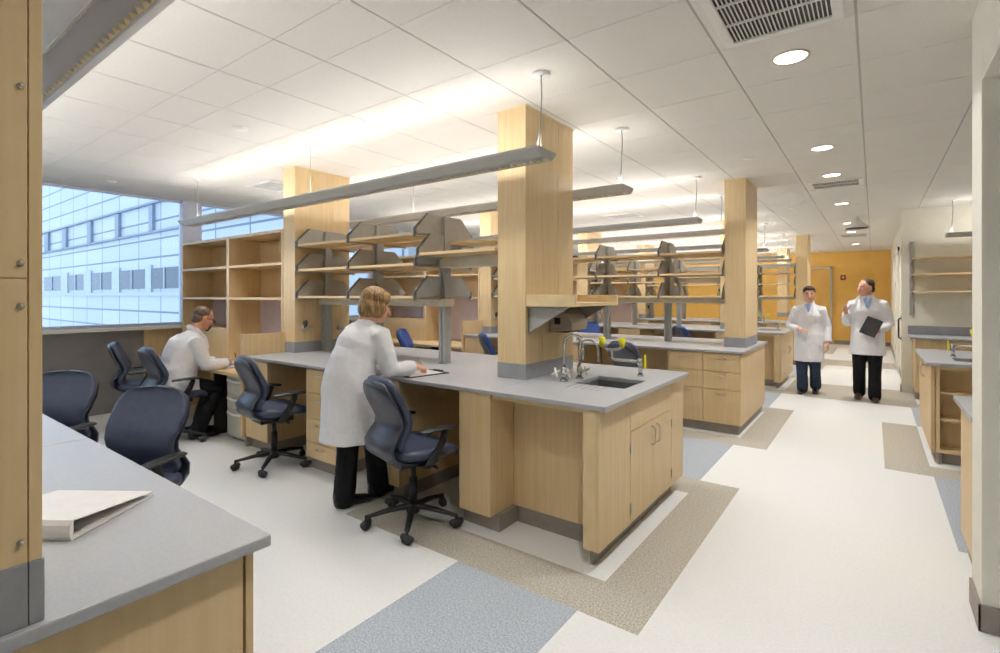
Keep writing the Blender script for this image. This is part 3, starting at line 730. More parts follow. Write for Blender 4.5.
# ------------------------------------------------------------------ ceiling fittings
def vent(x0, x1, y0, y1, label, nsl=24):
    t = thing('ceiling_vent', ((x0+x1)/2, (y0+y1)/2, CEIL), label, 'vent', None)
    z = CEIL; f = .045
    mb = MB(); mb.box(x0-f, x1+f, y0-f, y0, z-.012, z+.001); mb.box(x0-f, x1+f, y1, y1+f, z-.012, z+.001); mb.box(x0-f, x0, y0, y1, z-.012, z+.001); mb.box(x1, x1+f, y0, y1, z-.012, z+.001)
    part('frame', mb, 'white_pl', t, .002)
    b = MB(); b.box(x0, x1, y0, y1, z-.001, z+.0005); part('dark_throat', b, 'black', t)
    s = MB(); n = nsl
    for i in range(n+1):
        xx = x0+(x1-x0)*i/n; s.box(xx-.0026, xx+.0026, y0, y1, z-.009, z-.003)
    k = max(2, int((y1-y0)/.24)+1)
    for i in range(1, k): yy = y0+(y1-y0)*i/k; s.box(x0, x1, yy-.004, yy+.004, z-.013, z-.002)
    part('grille', s, 'white_pl', t)
    return t
def downlight(x, y, label, w=None):
    w = w or DLW
    t = thing('downlight', (x, y, CEIL), label, 'downlight', 'round downlights along the aisle ceiling')
    r = .088; ring = lambda q, z: [(x+q*math.cos(2*PI*k/28), y+q*math.sin(2*PI*k/28), z) for k in range(28)]
    mb = MB(); mb.rings([ring(r+.014, CEIL), ring(r+.012, CEIL-.006), ring(r, CEIL-.006), ring(r-.004, CEIL-.001)], cap=False); part('trim_ring', mb, 'nickel', t)
    mb = MB(); mb.cyl((x, y), r-.003, CEIL-.003, CEIL-.001, 28); part('lens', mb, 'lamp_e', t)
    l = bpy.data.lights.new('downlight_lamp', 'AREA'); l.shape = 'DISK'; l.size = .15; l.energy = w; l.color = (1, .99, .975); l.spread = math.radians(130)
    o = bpy.data.objects.new('downlight_lamp', l); COL.objects.link(o); o.location = (x, y, CEIL-.012)
def disc(x, y, label, name='smoke_detector', cat='detector', r=.055, h=.02):
    mb = MB(); mb.cyl((x, y), r, CEIL-h*.5, CEIL+.001, 20); mb.cyl((x, y), r*.75, CEIL-h, CEIL-h*.4, 20)
    solo(name, mb, 'white_pl', label, cat, None, .003, (x, y, CEIL))
def ceiling_fittings():
    vent(-.615, -.162, 1.75, 2.985, 'large louvred air vent in the ceiling at the top edge')
    vent(-.615, -.145, 7.32, 7.70, 'small louvred air vent beyond the third downlight', 26)
    vent(-.61, -.13, 13.9, 14.5, 'far louvred air vent in the ceiling before the ochre wall', 20)
    vent(-6.35, -5.85, 3.25, 3.6, 'louvred air vent in the ceiling behind the column by the bookcase', 20)
    vent(-3.75, -3.25, 8.15, 8.5, 'louvred air vent in the ceiling between the far pendant lights', 20)
    for y, l in ((1.12, 'round downlight added above the camera, just outside the view'), (3.372, 'nearest and largest round downlight in the aisle ceiling'), (5.624, 'second round downlight along the aisle ceiling'), (6.95, 'round downlight just before the small air vent'),
                 (9.2, 'round downlight just beyond the small air vent'), (11.75, 'round downlight beside the cone shaped fitting'), (13.4, 'small far downlight just before the far air vent'), (16.6, 'farthest round downlight, added to brighten the ochre wall')):  # first and last are added, to brighten the right and ochre walls
        downlight(-.39, y, l)
    disc(-4.226, 2.076, 'small round white ceiling disc above the woman, left of the first pendant')
    disc(-7.43, 2.11, 'small round white ceiling disc close to the window')
    disc(-1.017, 5.59, 'small round ceiling disc before the tall column of the second bench', 'sprinkler_cover', 'sprinkler', .06, .012)
    disc(-1.03, 9.2, 'small round ceiling disc beyond the tall column of the second bench', 'sprinkler_cover', 'sprinkler', .06, .012)
    t = thing('ceiling_speaker', (-.24, 11.0, CEIL), 'grey cone shaped fitting under the ceiling near the far downlights', 'speaker')
    mb = MB(); x, y = -.24, 11.0
    mb.cyl((x, y), .02, CEIL-.05, CEIL, 14); mb.cyl((x, y), .20, CEIL-.19, CEIL-.04, 24, .04); part('cone', mb, 'white_pl', t)
    mb = MB(); mb.cyl((x, y), .17, CEIL-.196, CEIL-.188, 24); part('grille', mb, 'dark', t)
    mb = MB(); mb.box(-.85, -.71, YW-.05, YW, 2.05, 2.20); 
    t = thing('fire_alarm', (-.78, YW, 2.12), 'small red fire alarm box on the ochre wall between the two walking men', 'alarm')
    part('box', mb, 'red', t, .006); mb = MB(); mb.cyl((-.78, YW-.05), .0, 2.1, 2.1) if False else mb.box(-.81, -.75, YW-.062, YW-.05, 2.10, 2.16); part('strobe', mb, 'white_pl', t, .004)

# ------------------------------------------------------------------ right-hand side of the aisle
def right_side():
    solo('worktop', slab(.395, 2.6, 3.475, 4.175, ZC-.03, ZC), 'counter', 'grey worktop corner jutting past the right wall', 'worktop', None, .004)
    c = MB(); c.box(.428, 2.5, 3.475, 4.15, .12, ZC-.031)
    t = thing('end_cabinet', (1.4, 3.8, 0), 'plain maple cabinet end just beyond the right wall', 'cabinet'); part('carcass', c, 'maple', t, .002)
    c = MB(); c.box(.455, 2.5, 3.475, 4.09, 0, .12); part('toe_kick', c, 'toe', t)
    # sink bench
    hole = (.62, 1.05, 6.36, 6.68)
    solo('worktop', slab(.385, 3.4, 6.08, 7.60, ZC-.03, ZC, hole), 'counter', 'grey worktop with a sink, right of the aisle', 'worktop', None, .004)
    sink_basin(*hole, 'dark sink in the right-hand worktop')
    t = cabinet('open maple shelf cabinet facing the camera at the right', 'S', .46, 1.6, 6.13, .2, ('open', [.418, .664]), name='shelf_cabinet', ends=(.05, 0), z1=ZC-.031)
    t = cabinet('maple door cabinet end facing the aisle on the right', 'W', 6.13, 7.56, .425, .029, ('doors', 2, .895), name='door_cabinet', z1=ZC-.031, toe=.055)
    c = cabinet('plain maple cabinet back under the right-hand sink', 'S', .46, 3.3, 7.1, .4, ('plain',), name='back_cabinet', z1=ZC-.031, ends=(.05, 0))
    eyewash(.64, 6.78, 'eyewash with yellow caps and a long chrome arm at the right-hand sink', 1)
    # back wall counter and shelves
    cabinet('maple drawer cabinet against the white wall at the right', 'S', .50, 2.2, 9.72, .66, ('drawers', 3, [.895, .69, .45, .11]), z1=ZC-.031, name='wall_cabinet')
    solo('worktop', slab(.44, 2.6, 9.68, 10.39, ZC-.03, ZC), 'counter', 'grey worktop along the white wall at the right', 'worktop', None, .004)
    b = MB(); b.box(.44, 2.6, 10.36, 10.398, ZC, 1.07); solo('backsplash', b, 'grey_trim', 'dark grey backsplash on the white wall at the right', 'backsplash', None, .002, (1.5, 10.38, ZC))
    t = thing('wall_shelves', (1.3, 10.3, 1.24), 'three maple wall shelves on a dark upright on the white wall', 'shelving')
    s = MB(); s.box(.46, .50, 10.36, 10.399, 1.24, 2.41); part('upright', s, 'steel', t)
    s = MB(); s.box(1.85, 1.89, 10.36, 10.399, 1.24, 2.41); part('upright', s, 'steel', t)
    for z in (2.13, 1.88, 1.61):
        s = MB(); s.box(.49, 2.2, 10.08, 10.36, z-.012, z+.012); part('shelf', s, 'maple_h', t, .002)
        for xx in (.478, 1.87):
            s = MB(); s.prism([(10.36, z-.013), (10.12, z-.013), (10.36, z-.07)], lambda p, q, a: (a, p, q), xx-.004, xx+.004); part('bracket', s, 'steel', t)
    pendant(.86, 4.2, 9.8, 'pendant light in front of the white wall at the right', [.92, 3.5], group='linear pendant lights over the benches')
    t = thing('door_pull', (.345, 10.46, 1.0), 'black vertical pull on the corner of the white wall', 'handle')
    h = MB(); h.limb([(.358, 10.43, .85), (.325, 10.43, .87), (.325, 10.43, 1.17), (.358, 10.43, 1.19)], [.012]*4, (0,1,0)); part('bar', h, 'black', t)
    h = MB(); h.box(.352, .3595, 10.41, 10.45, .83, .89); h.box(.352, .3595, 10.41, 10.45, 1.15, 1.21); part('mount_plate', h, 'black', t)

# ================================================================== CHAIRS
def se_ring(cx, y, z, hw, hd, n, k, ax_u=V((1,0,0)), ax_v=V((0,1,0))):
    out = []
    for i in range(n):
        a = 2*PI*i/n; c, s_ = math.cos(a), math.sin(a)
        out.append(V((cx, y, z))+ax_u*(hw*math.copysign(abs(c)**(2/k), c))+ax_v*(hd*math.copysign(abs(s_)**(2/k), s_)))
    return out
def sweep_back(prof, th, curve, off=0., n=26, k=3.2, mi=0):
    """prof: list (y,z,halfwidth); cross-sections flat ovals along the profile"""
    R = []
    P = [V((0, y, z)) for y, z, w in prof]
    for i, (y, z, w) in enumerate(prof):
        t = (P[min(i+1, len(P)-1)]-P[max(i-1, 0)]).normalized(); nrm = V((1,0,0)).cross(t).normalized()  # outward normal
        tt = th[i] if isinstance(th, list) else th
        ring = []
        for j in range(n):
            a = 2*PI*j/n; c, s_ = math.cos(a), math.sin(a)
            x = w*math.copysign(abs(c)**(2/k), c); v = tt*math.copysign(abs(s_)**(2/k), s_)
            cv = curve*(x/max(w, .01))**2
            ring.append(P[i]+V((x, 0, 0))+nrm*(v+off)+V((0, cv, 0)))
        R.append(ring)
    mb = MB(); mb.rings(R, mi); return mb
def make_chair(label, seat='chair_blue', loc=(0,0,0), az=0, arms=True):
    t = thing('task_chair', (0,0,0), label, 'chair')
    # backrest cushion: top -> lumbar -> tail
    prof = [(-.338, 1.022, .02), (-.340, 1.016, .11), (-.341, 1.006, .15), (-.337, .978, .187), (-.322, .935, .211), (-.292, .87, .222), (-.255, .80, .216), (-.230, .745, .200), (-.236, .69, .190), (-.268, .635, .195), (-.288, .59, .198), (-.272, .548, .18), (-.245, .53, .10)]
    prof = [(a+.07, b, c) for a, b, c in prof]
    part('backrest', sweep_back(prof, [.006, .014, .02, .026, .029, .031, .033, .034, .033, .031, .03, .02, .008], .035), seat, t)
    shp = [(-.350, 1.002, .05), (-.352, .992, .125), (-.348, .965, .168), (-.334, .92, .196), (-.304, .85, .209), (-.270, .78, .202), (-.250, .73, .189), (-.260, .68, .184), (-.298, .63, .191), (-.326, .58, .199), (-.316, .525, .205), (-.262, .485, .205), (-.17, .468, .20), (-.06, .463, .18), (.04, .463, .12), (.06, .463, .04)]
    sh = sweep_back(shp, [.004, .008, .012, .014, .014, .014, .014, .014, .014, .014, .014, .014, .014, .013, .01, .004], .030, -.03 if False else 0)
    # shift shell behind the cushion
    sh.v = [(p[0], p[1]+.046, p[2]) for p in sh.v]
    part('back_shell', sh, 'chair_shell', t)
    # seat
    mb = MB(); R = []
    for z, s_, kk, dy in ((.472, .70, 3, 0), (.479, .88, 3, 0), (.492, .97, 3.2, 0), (.512, 1.0, 3.2, 0), (.530, .985, 3.2, 0), (.542, .93, 3.1, 0), (.548, .80, 3, 0), (.551, .5, 2.6, 0), (.551, .1, 2, 0)):
        ring = se_ring(0, .02, z, .255*s_, .255*s_, 32, kk)
        for p in ring:
            f = (p.y+.235)/.51
            p.z += .012*(abs(p.x)/.25)**2-(.05*max(0, f-.72)/.28*(f-.72)/.28 if f > .72 else 0)+.02*max(0, .25-f)
        R.append(ring)
    mb.rings(R); part('seat', mb, seat, t)
    m = MB(); m.box(-.11, .11, -.15, .13, .415, .468); m.limb([(.10, .03, .44), (.24, .03, .43)], [.008, .012], n=8); o = part('tilt_mechanism', m, 'black', t, .01)
    if arms:
        for s_ in (1, -1):
            p = MB(); p.limb([(s_*.12, -.02, .44), (s_*.235, -.03, .445), (s_*.262, -.01, .49), (s_*.272, .05, .60), (s_*.272, .075, .668)], [(.012, .028), (.012, .028), (.013, .030), (.013, .026), (.014, .024)], (1,0,0), 10)
            o = part('armrest', p, 'black', t)
            q = MB(); q.limb([(s_*.268, -.10, .684), (s_*.271, -.01, .690), (s_*.265, .09, .690), (s_*.250, .150, .682)], [(.034, .013), (.043, .014), (.043, .014), (.034, .012)], (1,0,0), 14)
            part('arm_pad', q, 'black', o)
    c = MB(); c.cyl((0, 0), .027, .13, .31, 16); c.cyl((0, 0), .018, .26, .42, 14); c.cyl((0, 0), .045, .075, .135, 18, .036); part('gas_column', c, 'black', t)
    for i in range(5):
        a = 2*PI*i/5+PI/2+.3; dx, dy = math.cos(a), math.sin(a)
        g = MB(); g.limb([(dx*.03, dy*.03, .115), (dx*.16, dy*.16, .105), (dx*.295, dy*.295, .082)], [(.027, .020), (.023, .017), (.017, .012)], (-dy, dx, 0), 10)
        o = part('base_leg', g, 'black', t)
        k = MB(); cx, cy = dx*.305, dy*.305; b = a+.9
        ux, uy = math.cos(b), math.sin(b)
        k.limb([(cx, cy, .085), (cx, cy, .055)], [.010, .010], n=8)
        for s_ in (1, -1):
            k.limb([(cx+ux*.004*s_, cy+uy*.004*s_, .0285), (cx+ux*.024*s_, cy+uy*.024*s_, .0285)], [.0285, .0265], (-uy, ux, 0), 16, 0, False, False)
        k.limb([(cx-ux*.03, cy-uy*.03, .040), (cx+ux*.03, cy+uy*.03, .040)], [.022, .022], (-uy, ux, 0), 12)
        part('caster', k, 'dark', o)
    t.location = loc; t.rotation_euler = (0, 0, -math.radians(az)); t.scale = (1.04, 1.03, 1.0)
    return t
def chairs():
    p = make_chair('slate blue task chair in front, pushed in beside the woman', loc=(-2.535, 2.42, 0), az=14)
    def c(x, y, az, label): return copy_tree(p, label, (x, y, 0), -math.radians(az))
    c(-4.40, 2.47, 9, 'slate blue task chair in profile between the seated man and the woman')
    c(-3.235, .95, 150, 'slate blue task chair behind the foreground worktop, above the ring binder')
    c(-4.40, .84, 142, 'slate blue task chair cut off by the wooden column at left')
    c(-5.98, 2.25, 3, 'slate blue task chair the man in glasses is sitting on')
    c(-6.86, 2.24, 22, 'empty slate blue task chair by the window, left of the seated man')
    c(-2.28, 5.80, 20, 'slate blue task chair behind the yellow eyewash caps')
    q = make_chair('royal blue task chair far back, seen right of the woman', 'chair_royal', (-5.86, 5.68, 0), 60)
    def r(x, y, az, label): return copy_tree(q, label, (x, y, 0), -math.radians(az))
    r(-4.34, 5.86, 40, 'royal blue task chair showing at the left edge of the tall wooden column')
    r(-4.52, 9.05, 150, 'royal blue task chair at the third bench, seen above the gooseneck taps')
    r(-2.60, 9.20, 40, 'royal blue task chair at the third bench, left of the column on the second bench')

# ================================================================== PEOPLE
def fuse(mb, voxel, name, mats, off=(0,0,0), smooth=6, wrinkle=0., wsize=.08, paint=None):
    """union of overlapping shapes into one continuous skin"""
    me = mb.mesh(name+'_raw', mats if isinstance(mats, list) else [mats], off)
    o = bpy.data.objects.new(name+'_raw', me); COL.objects.link(o)
    r = o.modifiers.new('r', 'REMESH'); r.mode = 'VOXEL'; r.voxel_size = voxel; r.use_smooth_shade = True
    s = o.modifiers.new('s', 'SMOOTH'); s.factor = .5; s.iterations = smooth
    if wrinkle:
        tx = bpy.data.textures.new(name+'_folds', 'CLOUDS'); tx.noise_scale = wsize; tx.noise_depth = 2
        d = o.modifiers.new('d', 'DISPLACE'); d.texture = tx; d.strength = wrinkle; d.mid_level = .5; d.texture_coords = 'LOCAL'
    dg = bpy.context.evaluated_depsgraph_get()
    new = bpy.data.meshes.new_from_object(o.evaluated_get(dg)); new.name = name
    bpy.data.objects.remove(o); bpy.data.meshes.remove(me)
    new.materials.clear()
    for m in (mats if isinstance(mats, list) else [mats]): new.materials.append(MAT[m])
    new.polygons.foreach_set('use_smooth', [True]*len(new.polygons))
    if paint:
        for p in new.polygons: p.material_index = paint(p.center)
    return new
def hand(mb, wrist, d, nrm, thumb, sc=1., curl=.5, spreadk=1.):
    """wrist point, finger direction d, palm normal nrm (palm faces it), thumb direction"""
    w = V(wrist); d = V(d).normalized(); nrm = V(nrm); nrm = (nrm-d*nrm.dot(d)).normalized(); s = d.cross(nrm)
    if s.dot(V(thumb)) < 0: s = -s
    L = .092*sc
    mb.limb([w-d*.02*sc, w+d*.02*sc, w+d*.055*sc, w+d*L], [(.026*sc, .019*sc), (.034*sc, .019*sc), (.041*sc, .016*sc), (.038*sc, .011*sc)], s, 14)
    for i, (o, ln) in enumerate(((.030, .078), (.010, .088), (-.010, .082), (-.029, .064))):
        b = w+d*(L-.004)*1.0+s*o*sc; a = 0; pts = [b-d*.02*sc, b]; dd = (d+s*(o*1.2*spreadk)).normalized()
        for q, fr in enumerate((.45, .30, .25)):
            a += curl*(.9, 1.1, .7)[q]*(1+.12*i); v = dd*math.cos(a)+nrm*math.sin(a); pts.append(pts[-1]+v*ln*fr*sc)
        mb.limb(pts, [.0095*sc, .0095*sc, .0088*sc, .008*sc, .0068*sc], s, 10)
    t0 = w+d*.025*sc+s*.024*sc; t1 = t0+(d*.55+s*.75+nrm*.25).normalized()*.04*sc; t2 = t1+(d*.8+s*.25+nrm*.45).normalized()*.032*sc; t3 = t2+(d*.85+nrm*.5).normalized()*.024*sc
    mb.limb([t0, t1, t2, t3], [.014*sc, .0115*sc, .0105*sc, .008*sc], s, 10)
def head_shape(mb, c, f, u, k=1.):
    c = V(c); f = V(f).normalized(); u = V(u); u = (u-f*u.dot(f)).normalized(); r = f.cross(u); ax = (r, f, u)
    E = lambda o, ra: mb.ell(c+r*(o[0]*k)+f*(o[1]*k)+u*(o[2]*k), [x*k for x in ra], ax, 18, 12)
    E((0, -.012, .035), (.074, .094, .084)); E((0, .022, -.028), (.062, .068, .086)); E((0, .052, -.088), (.036, .034, .026)); E((0, .03, -.07), (.052, .052, .045))
    mb.limb([c+f*.086*k+u*.012*k, c+f*.102*k-u*.014*k, c+f*.110*k-u*.032*k], [.009*k, .012*k, .015*k], r, 10)
    E((0, .078, .024), (.048, .016, .010)); E((.034, .066, -.02), (.022, .018, .018)); E((-.034, .066, -.02), (.022, .018, .018))
    E((0, .086, -.056), (.026, .012, .006)); E((0, .085, -.067), (.022, .012, .007))
    for s in (1, -1): E((s*.074, -.014, -.008), (.010, .020, .032)); E((s*.078, -.006, .008), (.010, .014, .016))
    return c, f, u, r
def face_bits(root, c, f, u, r, k, glasses=False, brow='hair_dark'):
    for s in (1, -1):
        mb = MB(); p = c+f*.077*k+r*(s*.031*k)+u*.002*k; mb.ell(p, (.013*k, .011*k, .008*k), (r, f, u), 12, 8, 0); mb.ell(p+f*.008*k, (.005*k, .005*k, .005*k), (r, f, u), 10, 6, 1)
        me = part('eye', mb, ['eyew', 'iris'], root)
        mb = MB(); mb.limb([c+f*.090*k+r*(s*.015*k)+u*.022*k, c+f*.088*k+r*(s*.034*k)+u*.028*k, c+f*.076*k+r*(s*.05*k)+u*.022*k], [.004*k]*3, u, 8); part('eyebrow', mb, brow, root)
    mb = MB(); mb.limb([c+f*.091*k-r*.022*k-u*.062*k, c+f*.099*k-u*.061*k, c+f*.091*k+r*.022*k-u*.062*k], [.003*k, .005*k, .003*k], u, 8); part('lips', mb, 'lip', root)
    if glasses:
        mb = MB()
        for s in (1, -1):
            cc = c+f*.100*k+r*(s*.033*k)-u*.002*k
            mb.tube([cc+r*(.024*k*math.cos(a))+u*(.017*k*math.sin(a)) for a in [2*PI*i/16 for i in range(17)]], .0032*k, 6)
            mb.tube([cc+r*(s*.024*k), c+f*.06*k+r*(s*.076*k)+u*.004*k, c-f*.02*k+r*(s*.082*k)+u*.006*k], .0030*k, 6)
        mb.tube([c+f*.102*k-r*.01*k+u*.002*k, c+f*.106*k+u*.006*k, c+f*.102*k+r*.01*k+u*.002*k], .003*k, 6)
        part('glasses', mb, 'black', root)
def person(label, loc, body_mb, skin, voxel=.006):
    me = fuse(body_mb, voxel, 'person', skin, loc, 4)
    o = bpy.data.objects.new('person', me); COL.objects.link(o); o.location = loc; o['label'] = label; o['category'] = 'person'
    return o
def worn(name, mb, mat, root, voxel=.009, wr=.0, ws=.1, smooth=6):
    me = fuse(mb, voxel, name, mat, root.location, smooth, wr, ws)
    o = bpy.data.objects.new(name, me); COL.objects.link(o); o.parent = root; return o
def shoe(mb, heel, toe, k=1.):
    h = V(heel); t = V(toe); d = (t-h).normalized(); side = d.cross(V((0,0,1)))
    mb.limb([h+V((0,0,.035)), h+d*.10*k+V((0,0,.042)), h+d*.19*k+V((0,0,.030)), h+d*.245*k+V((0,0,.022))], [(.034*k, .034), (.038*k, .040), (.044*k, .028), (.032*k, .018)], side, 14)
    mb.limb([h+V((0,0,.05)), h+V((0,0,.10))], [.037*k, .036*k], side, 12)
def pose(L, head_c, hf, hu, k, sk, voxel, label, loc, trousers, shoes, tmat, smat, sleeve_r=.055, coat_extra=None, collar=True, hip_w=.17, hem=None, curl=(.5, .5), hands=True):
    """L: dict of joints.  Builds skin body, coat, trousers and shoes."""
    b = MB(); c, f, u, r = head_shape(b, head_c, hf, hu, k)
    neck = V(L['neck'])
    b.limb([neck-V((0,0,.06)), neck, c-u*.05*k-f*.02*k], [.062*k, .055*k, .056*k], r, 14)
    b.limb([V(L['hips']), V(L['waist']), V(L['chest']), neck-V((0,0,.05))], [(.14*k, .10*k), (.13*k, .095*k), (.155*k, .10*k), (.09*k, .07*k)], V(L['R_sh'])-V(L['L_sh']), 18)
    for s in 'RL':
        sh, el, wr = V(L[s+'_sh']), V(L[s+'_el']), V(L[s+'_wr'])
        b.limb([neck-V((0,0,.07)), sh, sh.lerp(el, .5), el, el.lerp(wr, .4), wr], [.05*k, .048*k, .042*k, .036*k, .036*k, .026*k], r, 12)
        hp, kn, an = V(L[s+'_hip']), V(L[s+'_kn']), V(L[s+'_an'])
        b.limb([V(L['hips']), hp, hp.lerp(kn, .5), kn, kn.lerp(an, .4), an, an-V((0,0,.05))], [.09*k, .082*k, .07*k, .052*k, .05*k, .036*k, .035*k], r, 12)
        d, n, th = L[s+'_hand']; hand(b, wr, d, n, th, k*.98, L.get(s+'_curl', .45))
    root = person(label, loc, b, sk, voxel)
    # trousers
    t = MB()
    for s in 'RL':
        hp, kn, an = V(L[s+'_hip']), V(L[s+'_kn']), V(L[s+'_an'])
        t.limb([V(L['hips']).lerp(hp, .4), hp, hp.lerp(kn, .5), kn, kn.lerp(an, .5), an+(an-kn).normalized()*.03], [.10*k, .105*k, .092*k, .078*k, .074*k, .076*k], r, 16)
    t.limb([V(L['hips'])+V((0,0,.05)), V(L['hips'])-V((0,0,.05))], [(hip_w*k, .125*k), (hip_w*k, .13*k)], V(L['R_hip'])-V(L['L_hip']), 18)
    worn('trousers', t, tmat, root, .011, .010, .10)
    s_ = MB(); 
    for a, z in shoes: shoe(s_, a, z, k)
    for i, (a, z) in enumerate(shoes):
        q = MB(); shoe(q, a, z, k); worn('shoe', q, smat, root, .006, 0, .1, 3)
    # coat
    ct = MB(); side = V(L['R_sh'])-V(L['L_sh'])
    ct.limb([neck-V((0,0,.035)), V(L['chest']).lerp(neck, .55), V(L['chest']), V(L['waist']), V(L['hips'])]+[V(p) for p, _ in (hem or [])],
            [(.085*k, .075*k), (.15*k, .105*k), (.185*k, .135*k), (.18*k, .135*k), (.195*k, .15*k)]+[q for _, q in (hem or [])], side, 24, 0, True, False)
    for s in 'RL':
        sh, el, wr = V(L[s+'_sh']), V(L[s+'_el']), V(L[s+'_wr'])
        e2 = wr+(wr-el).normalized()*(-.015)
        ct.limb([neck.lerp(sh, .35)-V((0,0,.05)), sh, sh.lerp(el, .5), el, el.lerp(wr, .5), e2], [.072*k, .080*k, .070*k, .064*k, .056*k, .050*k], r, 16, 0, True, False)
    if coat_extra: coat_extra(ct)
    coat = worn('lab_coat', ct, 'coat', root, .010, .018, .13, 8)
    if collar:
        cl = MB()
        for s in (1, -1):
            cl.limb([neck-f*.06*k+V((0,0,.035)), neck+side.normalized()*(s*.062*k)+V((0,0,.02)), neck+side.normalized()*(s*.05*k)+f*.085*k-V((0,0,.04)), neck+side.normalized()*(s*.03*k)+f*.13*k-V((0,0,.14))], [(.012, .026), (.012, .028), (.010, .030), (.008, .022)], V((0,0,1)).cross(f) if False else r, 10)
        part('collar', cl, 'coat', root)
    return root, (c, f, u, r)

def people():
    # ---- woman writing at the bench
    L = dict(neck=(-3.045, 2.425, 1.350), chest=(-3.06, 2.385, 1.20), waist=(-3.08, 2.325, 1.03), hips=(-3.085, 2.30, .90),
             R_sh=(-2.895, 2.43, 1.255), R_el=(-2.82, 2.475, 1.00), R_wr=(-2.835, 2.715, 1.005), L_sh=(-3.18, 2.41, 1.235), L_el=(-3.21, 2.44, 1.00), L_wr=(-3.06, 2.66, .99),
             R_hip=(-3.00, 2.33, .86), R_kn=(-3.05, 2.50, .50), R_an=(-3.085, 2.575, .10), L_hip=(-3.16, 2.31, .86), L_kn=(-3.13, 2.335, .48), L_an=(-3.12, 2.29, .10),
             R_hand=((.02, 1, -.16), (-.35, 0, -1), (-1, .2, 0)), L_hand=((.5, 1, -.25), (0, 0, -1), (1, 0, 0)), R_curl=.62, L_curl=.2)
    def wx(c):
        c.limb([(-3.075, 2.335, 1.08), (-3.08, 2.315, .98), (-3.08, 2.305, .88), (-3.075, 2.305, .72), (-3.07, 2.30, .50)], [(.192, .15), (.211, .172), (.219, .185), (.221, .192), (.228, .208)], (1,0,0), 24, 0, True, False)
    root, (c, f, u, r) = pose(L, (-3.02, 2.505, 1.475), (.22, 1, -.30), (0, .28, 1), 1.06, 'skin', .0055, 'woman with dark blond hair in a long white lab coat, writing at the bench', (-3.09, 2.4, 0),
        None, [((-3.125, 2.245, 0), (-3.07, 2.52, 0)), ((-3.09, 2.525, 0), (-3.08, 2.80, 0))], 'trouser', 'shoe', coat_extra=wx, collar=False)
    k = 1.06; h = MB(); E = lambda o, ra: h.ell(c+r*(o[0]*k)+f*(o[1]*k)+u*(o[2]*k), [x*k for x in ra], (r, f, u), 18, 12)
    E((0, -.025, .045), (.092, .105, .090)); E((0, -.06, -.03), (.086, .068, .085)); E((.066, -.012, -.03), (.028, .06, .072)); E((-.066, -.012, -.03), (.028, .06, .072)); E((0, .035, .085), (.068, .048, .034)); E((.060, .02, .05), (.028, .042, .045)); E((-.060, .02, .05), (.028, .042, .045))
    worn('hair', h, 'hair_blond', root, .007, .004, .03, 5)
    face_bits(root, c, f, u, r, k, False, 'hair_blond')
    # clipboard with paper and pen
    t = thing('clipboard', (-2.86, 2.82, ZC), 'black clipboard under the hand of the writing woman', 'clipboard'); t.rotation_euler = (0, 0, 0)
    Rm = Matrix.Rotation(math.radians(-10), 3, 'Z'); B = V((-2.86, 2.81, ZC))
    def rb(name, x0, x1, y0, y1, z0, z1, mat, root_):
        mb = MB().box(x0, x1, y0, y1, z0, z1); mb.v = [tuple(B+Rm @ V(p)) for p in mb.v]; return part(name, mb, mat, root_, .001)
    rb('board', -.125, .125, -.175, .185, .001, .007, 'black', t); rb('clip', -.05, .05, .155, .183, .007, .017, 'black', t)
    mb = MB().box(-.108, .108, -.165, .135, .0075, .0095); mb.v = [tuple(B+Rm @ V(p)) for p in mb.v]
    solo('notepaper', mb, 'paper', 'white paper on the black clipboard of the woman', 'paper', None, 0, tuple(B))
    p = MB(); p.limb([(-2.85, 2.862, ZC+.013), (-2.845, 2.80, ZC+.075), (-2.84, 2.76, ZC+.125)], [.0015, .0045, .004], n=8); solo('pen', p, 'chrome', 'slim silver pen in the hand of the woman', 'pen', None, 0, (-2.85, 2.85, ZC))

    # ---- seated man
    X = -6.0
    L = dict(neck=(X, 2.445, 1.155), chest=(X, 2.365, .98), waist=(X, 2.28, .78), hips=(X, 2.23, .60),
             R_sh=(X+.19, 2.395, 1.06), R_el=(X+.23, 2.47, .80), R_wr=(X+.205, 2.72, .800), L_sh=(X-.19, 2.395, 1.06), L_el=(X-.25, 2.50, .81), L_wr=(X-.10, 2.73, .795),
             R_hip=(X+.10, 2.27, .575), R_kn=(X+.14, 2.64, .52), R_an=(X+.12, 2.44, .12), L_hip=(X-.10, 2.27, .575), L_kn=(X-.12, 2.66, .52), L_an=(X-.10, 2.55, .11),
             R_hand=((.0, 1, -.12), (-.45, 0, -1), (-1, .2, .2)), L_hand=((.35, 1, -.12), (0, 0, -1), (1, 0, 0)), R_curl=.65, L_curl=.25)
    def mx(c):
        c.limb([(X, 2.24, .70), (X, 2.25, .61)], [(.225, .20), (.235, .205)], (1,0,0), 22)
        c.limb([(X+.08, 2.26, .62), (X+.11, 2.36, .60)], [(.115, .11), (.115, .10)], (1,0,0), 16)
        c.limb([(X-.08, 2.26, .62), (X-.11, 2.36, .60)], [(.115, .11), (.115, .10)], (1,0,0), 16)
        c.limb([(X+.20, 2.27, .64), (X+.225, 2.29, .53)], [(.035, .15), (.02, .13)], (1,0,0), 14)
        c.limb([(X, 2.34, .98), (X, 2.29, .78), (X, 2.25, .66)], [(.205, .165), (.215, .185), (.22, .195)], (1,0,0), 20)
    root, (c, f, u, r) = pose(L, (X, 2.545, 1.295), (.06, 1, -.42), (0, .40, 1), 1.06, 'skin_b', .0065, 'man with glasses and goatee in a white lab coat, seated at the desk writing', (X, 2.3, 0),
        None, [((X+.12, 2.375, .0), (X+.15, 2.63, 0)), ((X-.10, 2.50, 0), (X-.12, 2.76, 0))], 'trouser', 'shoe', coat_extra=mx)
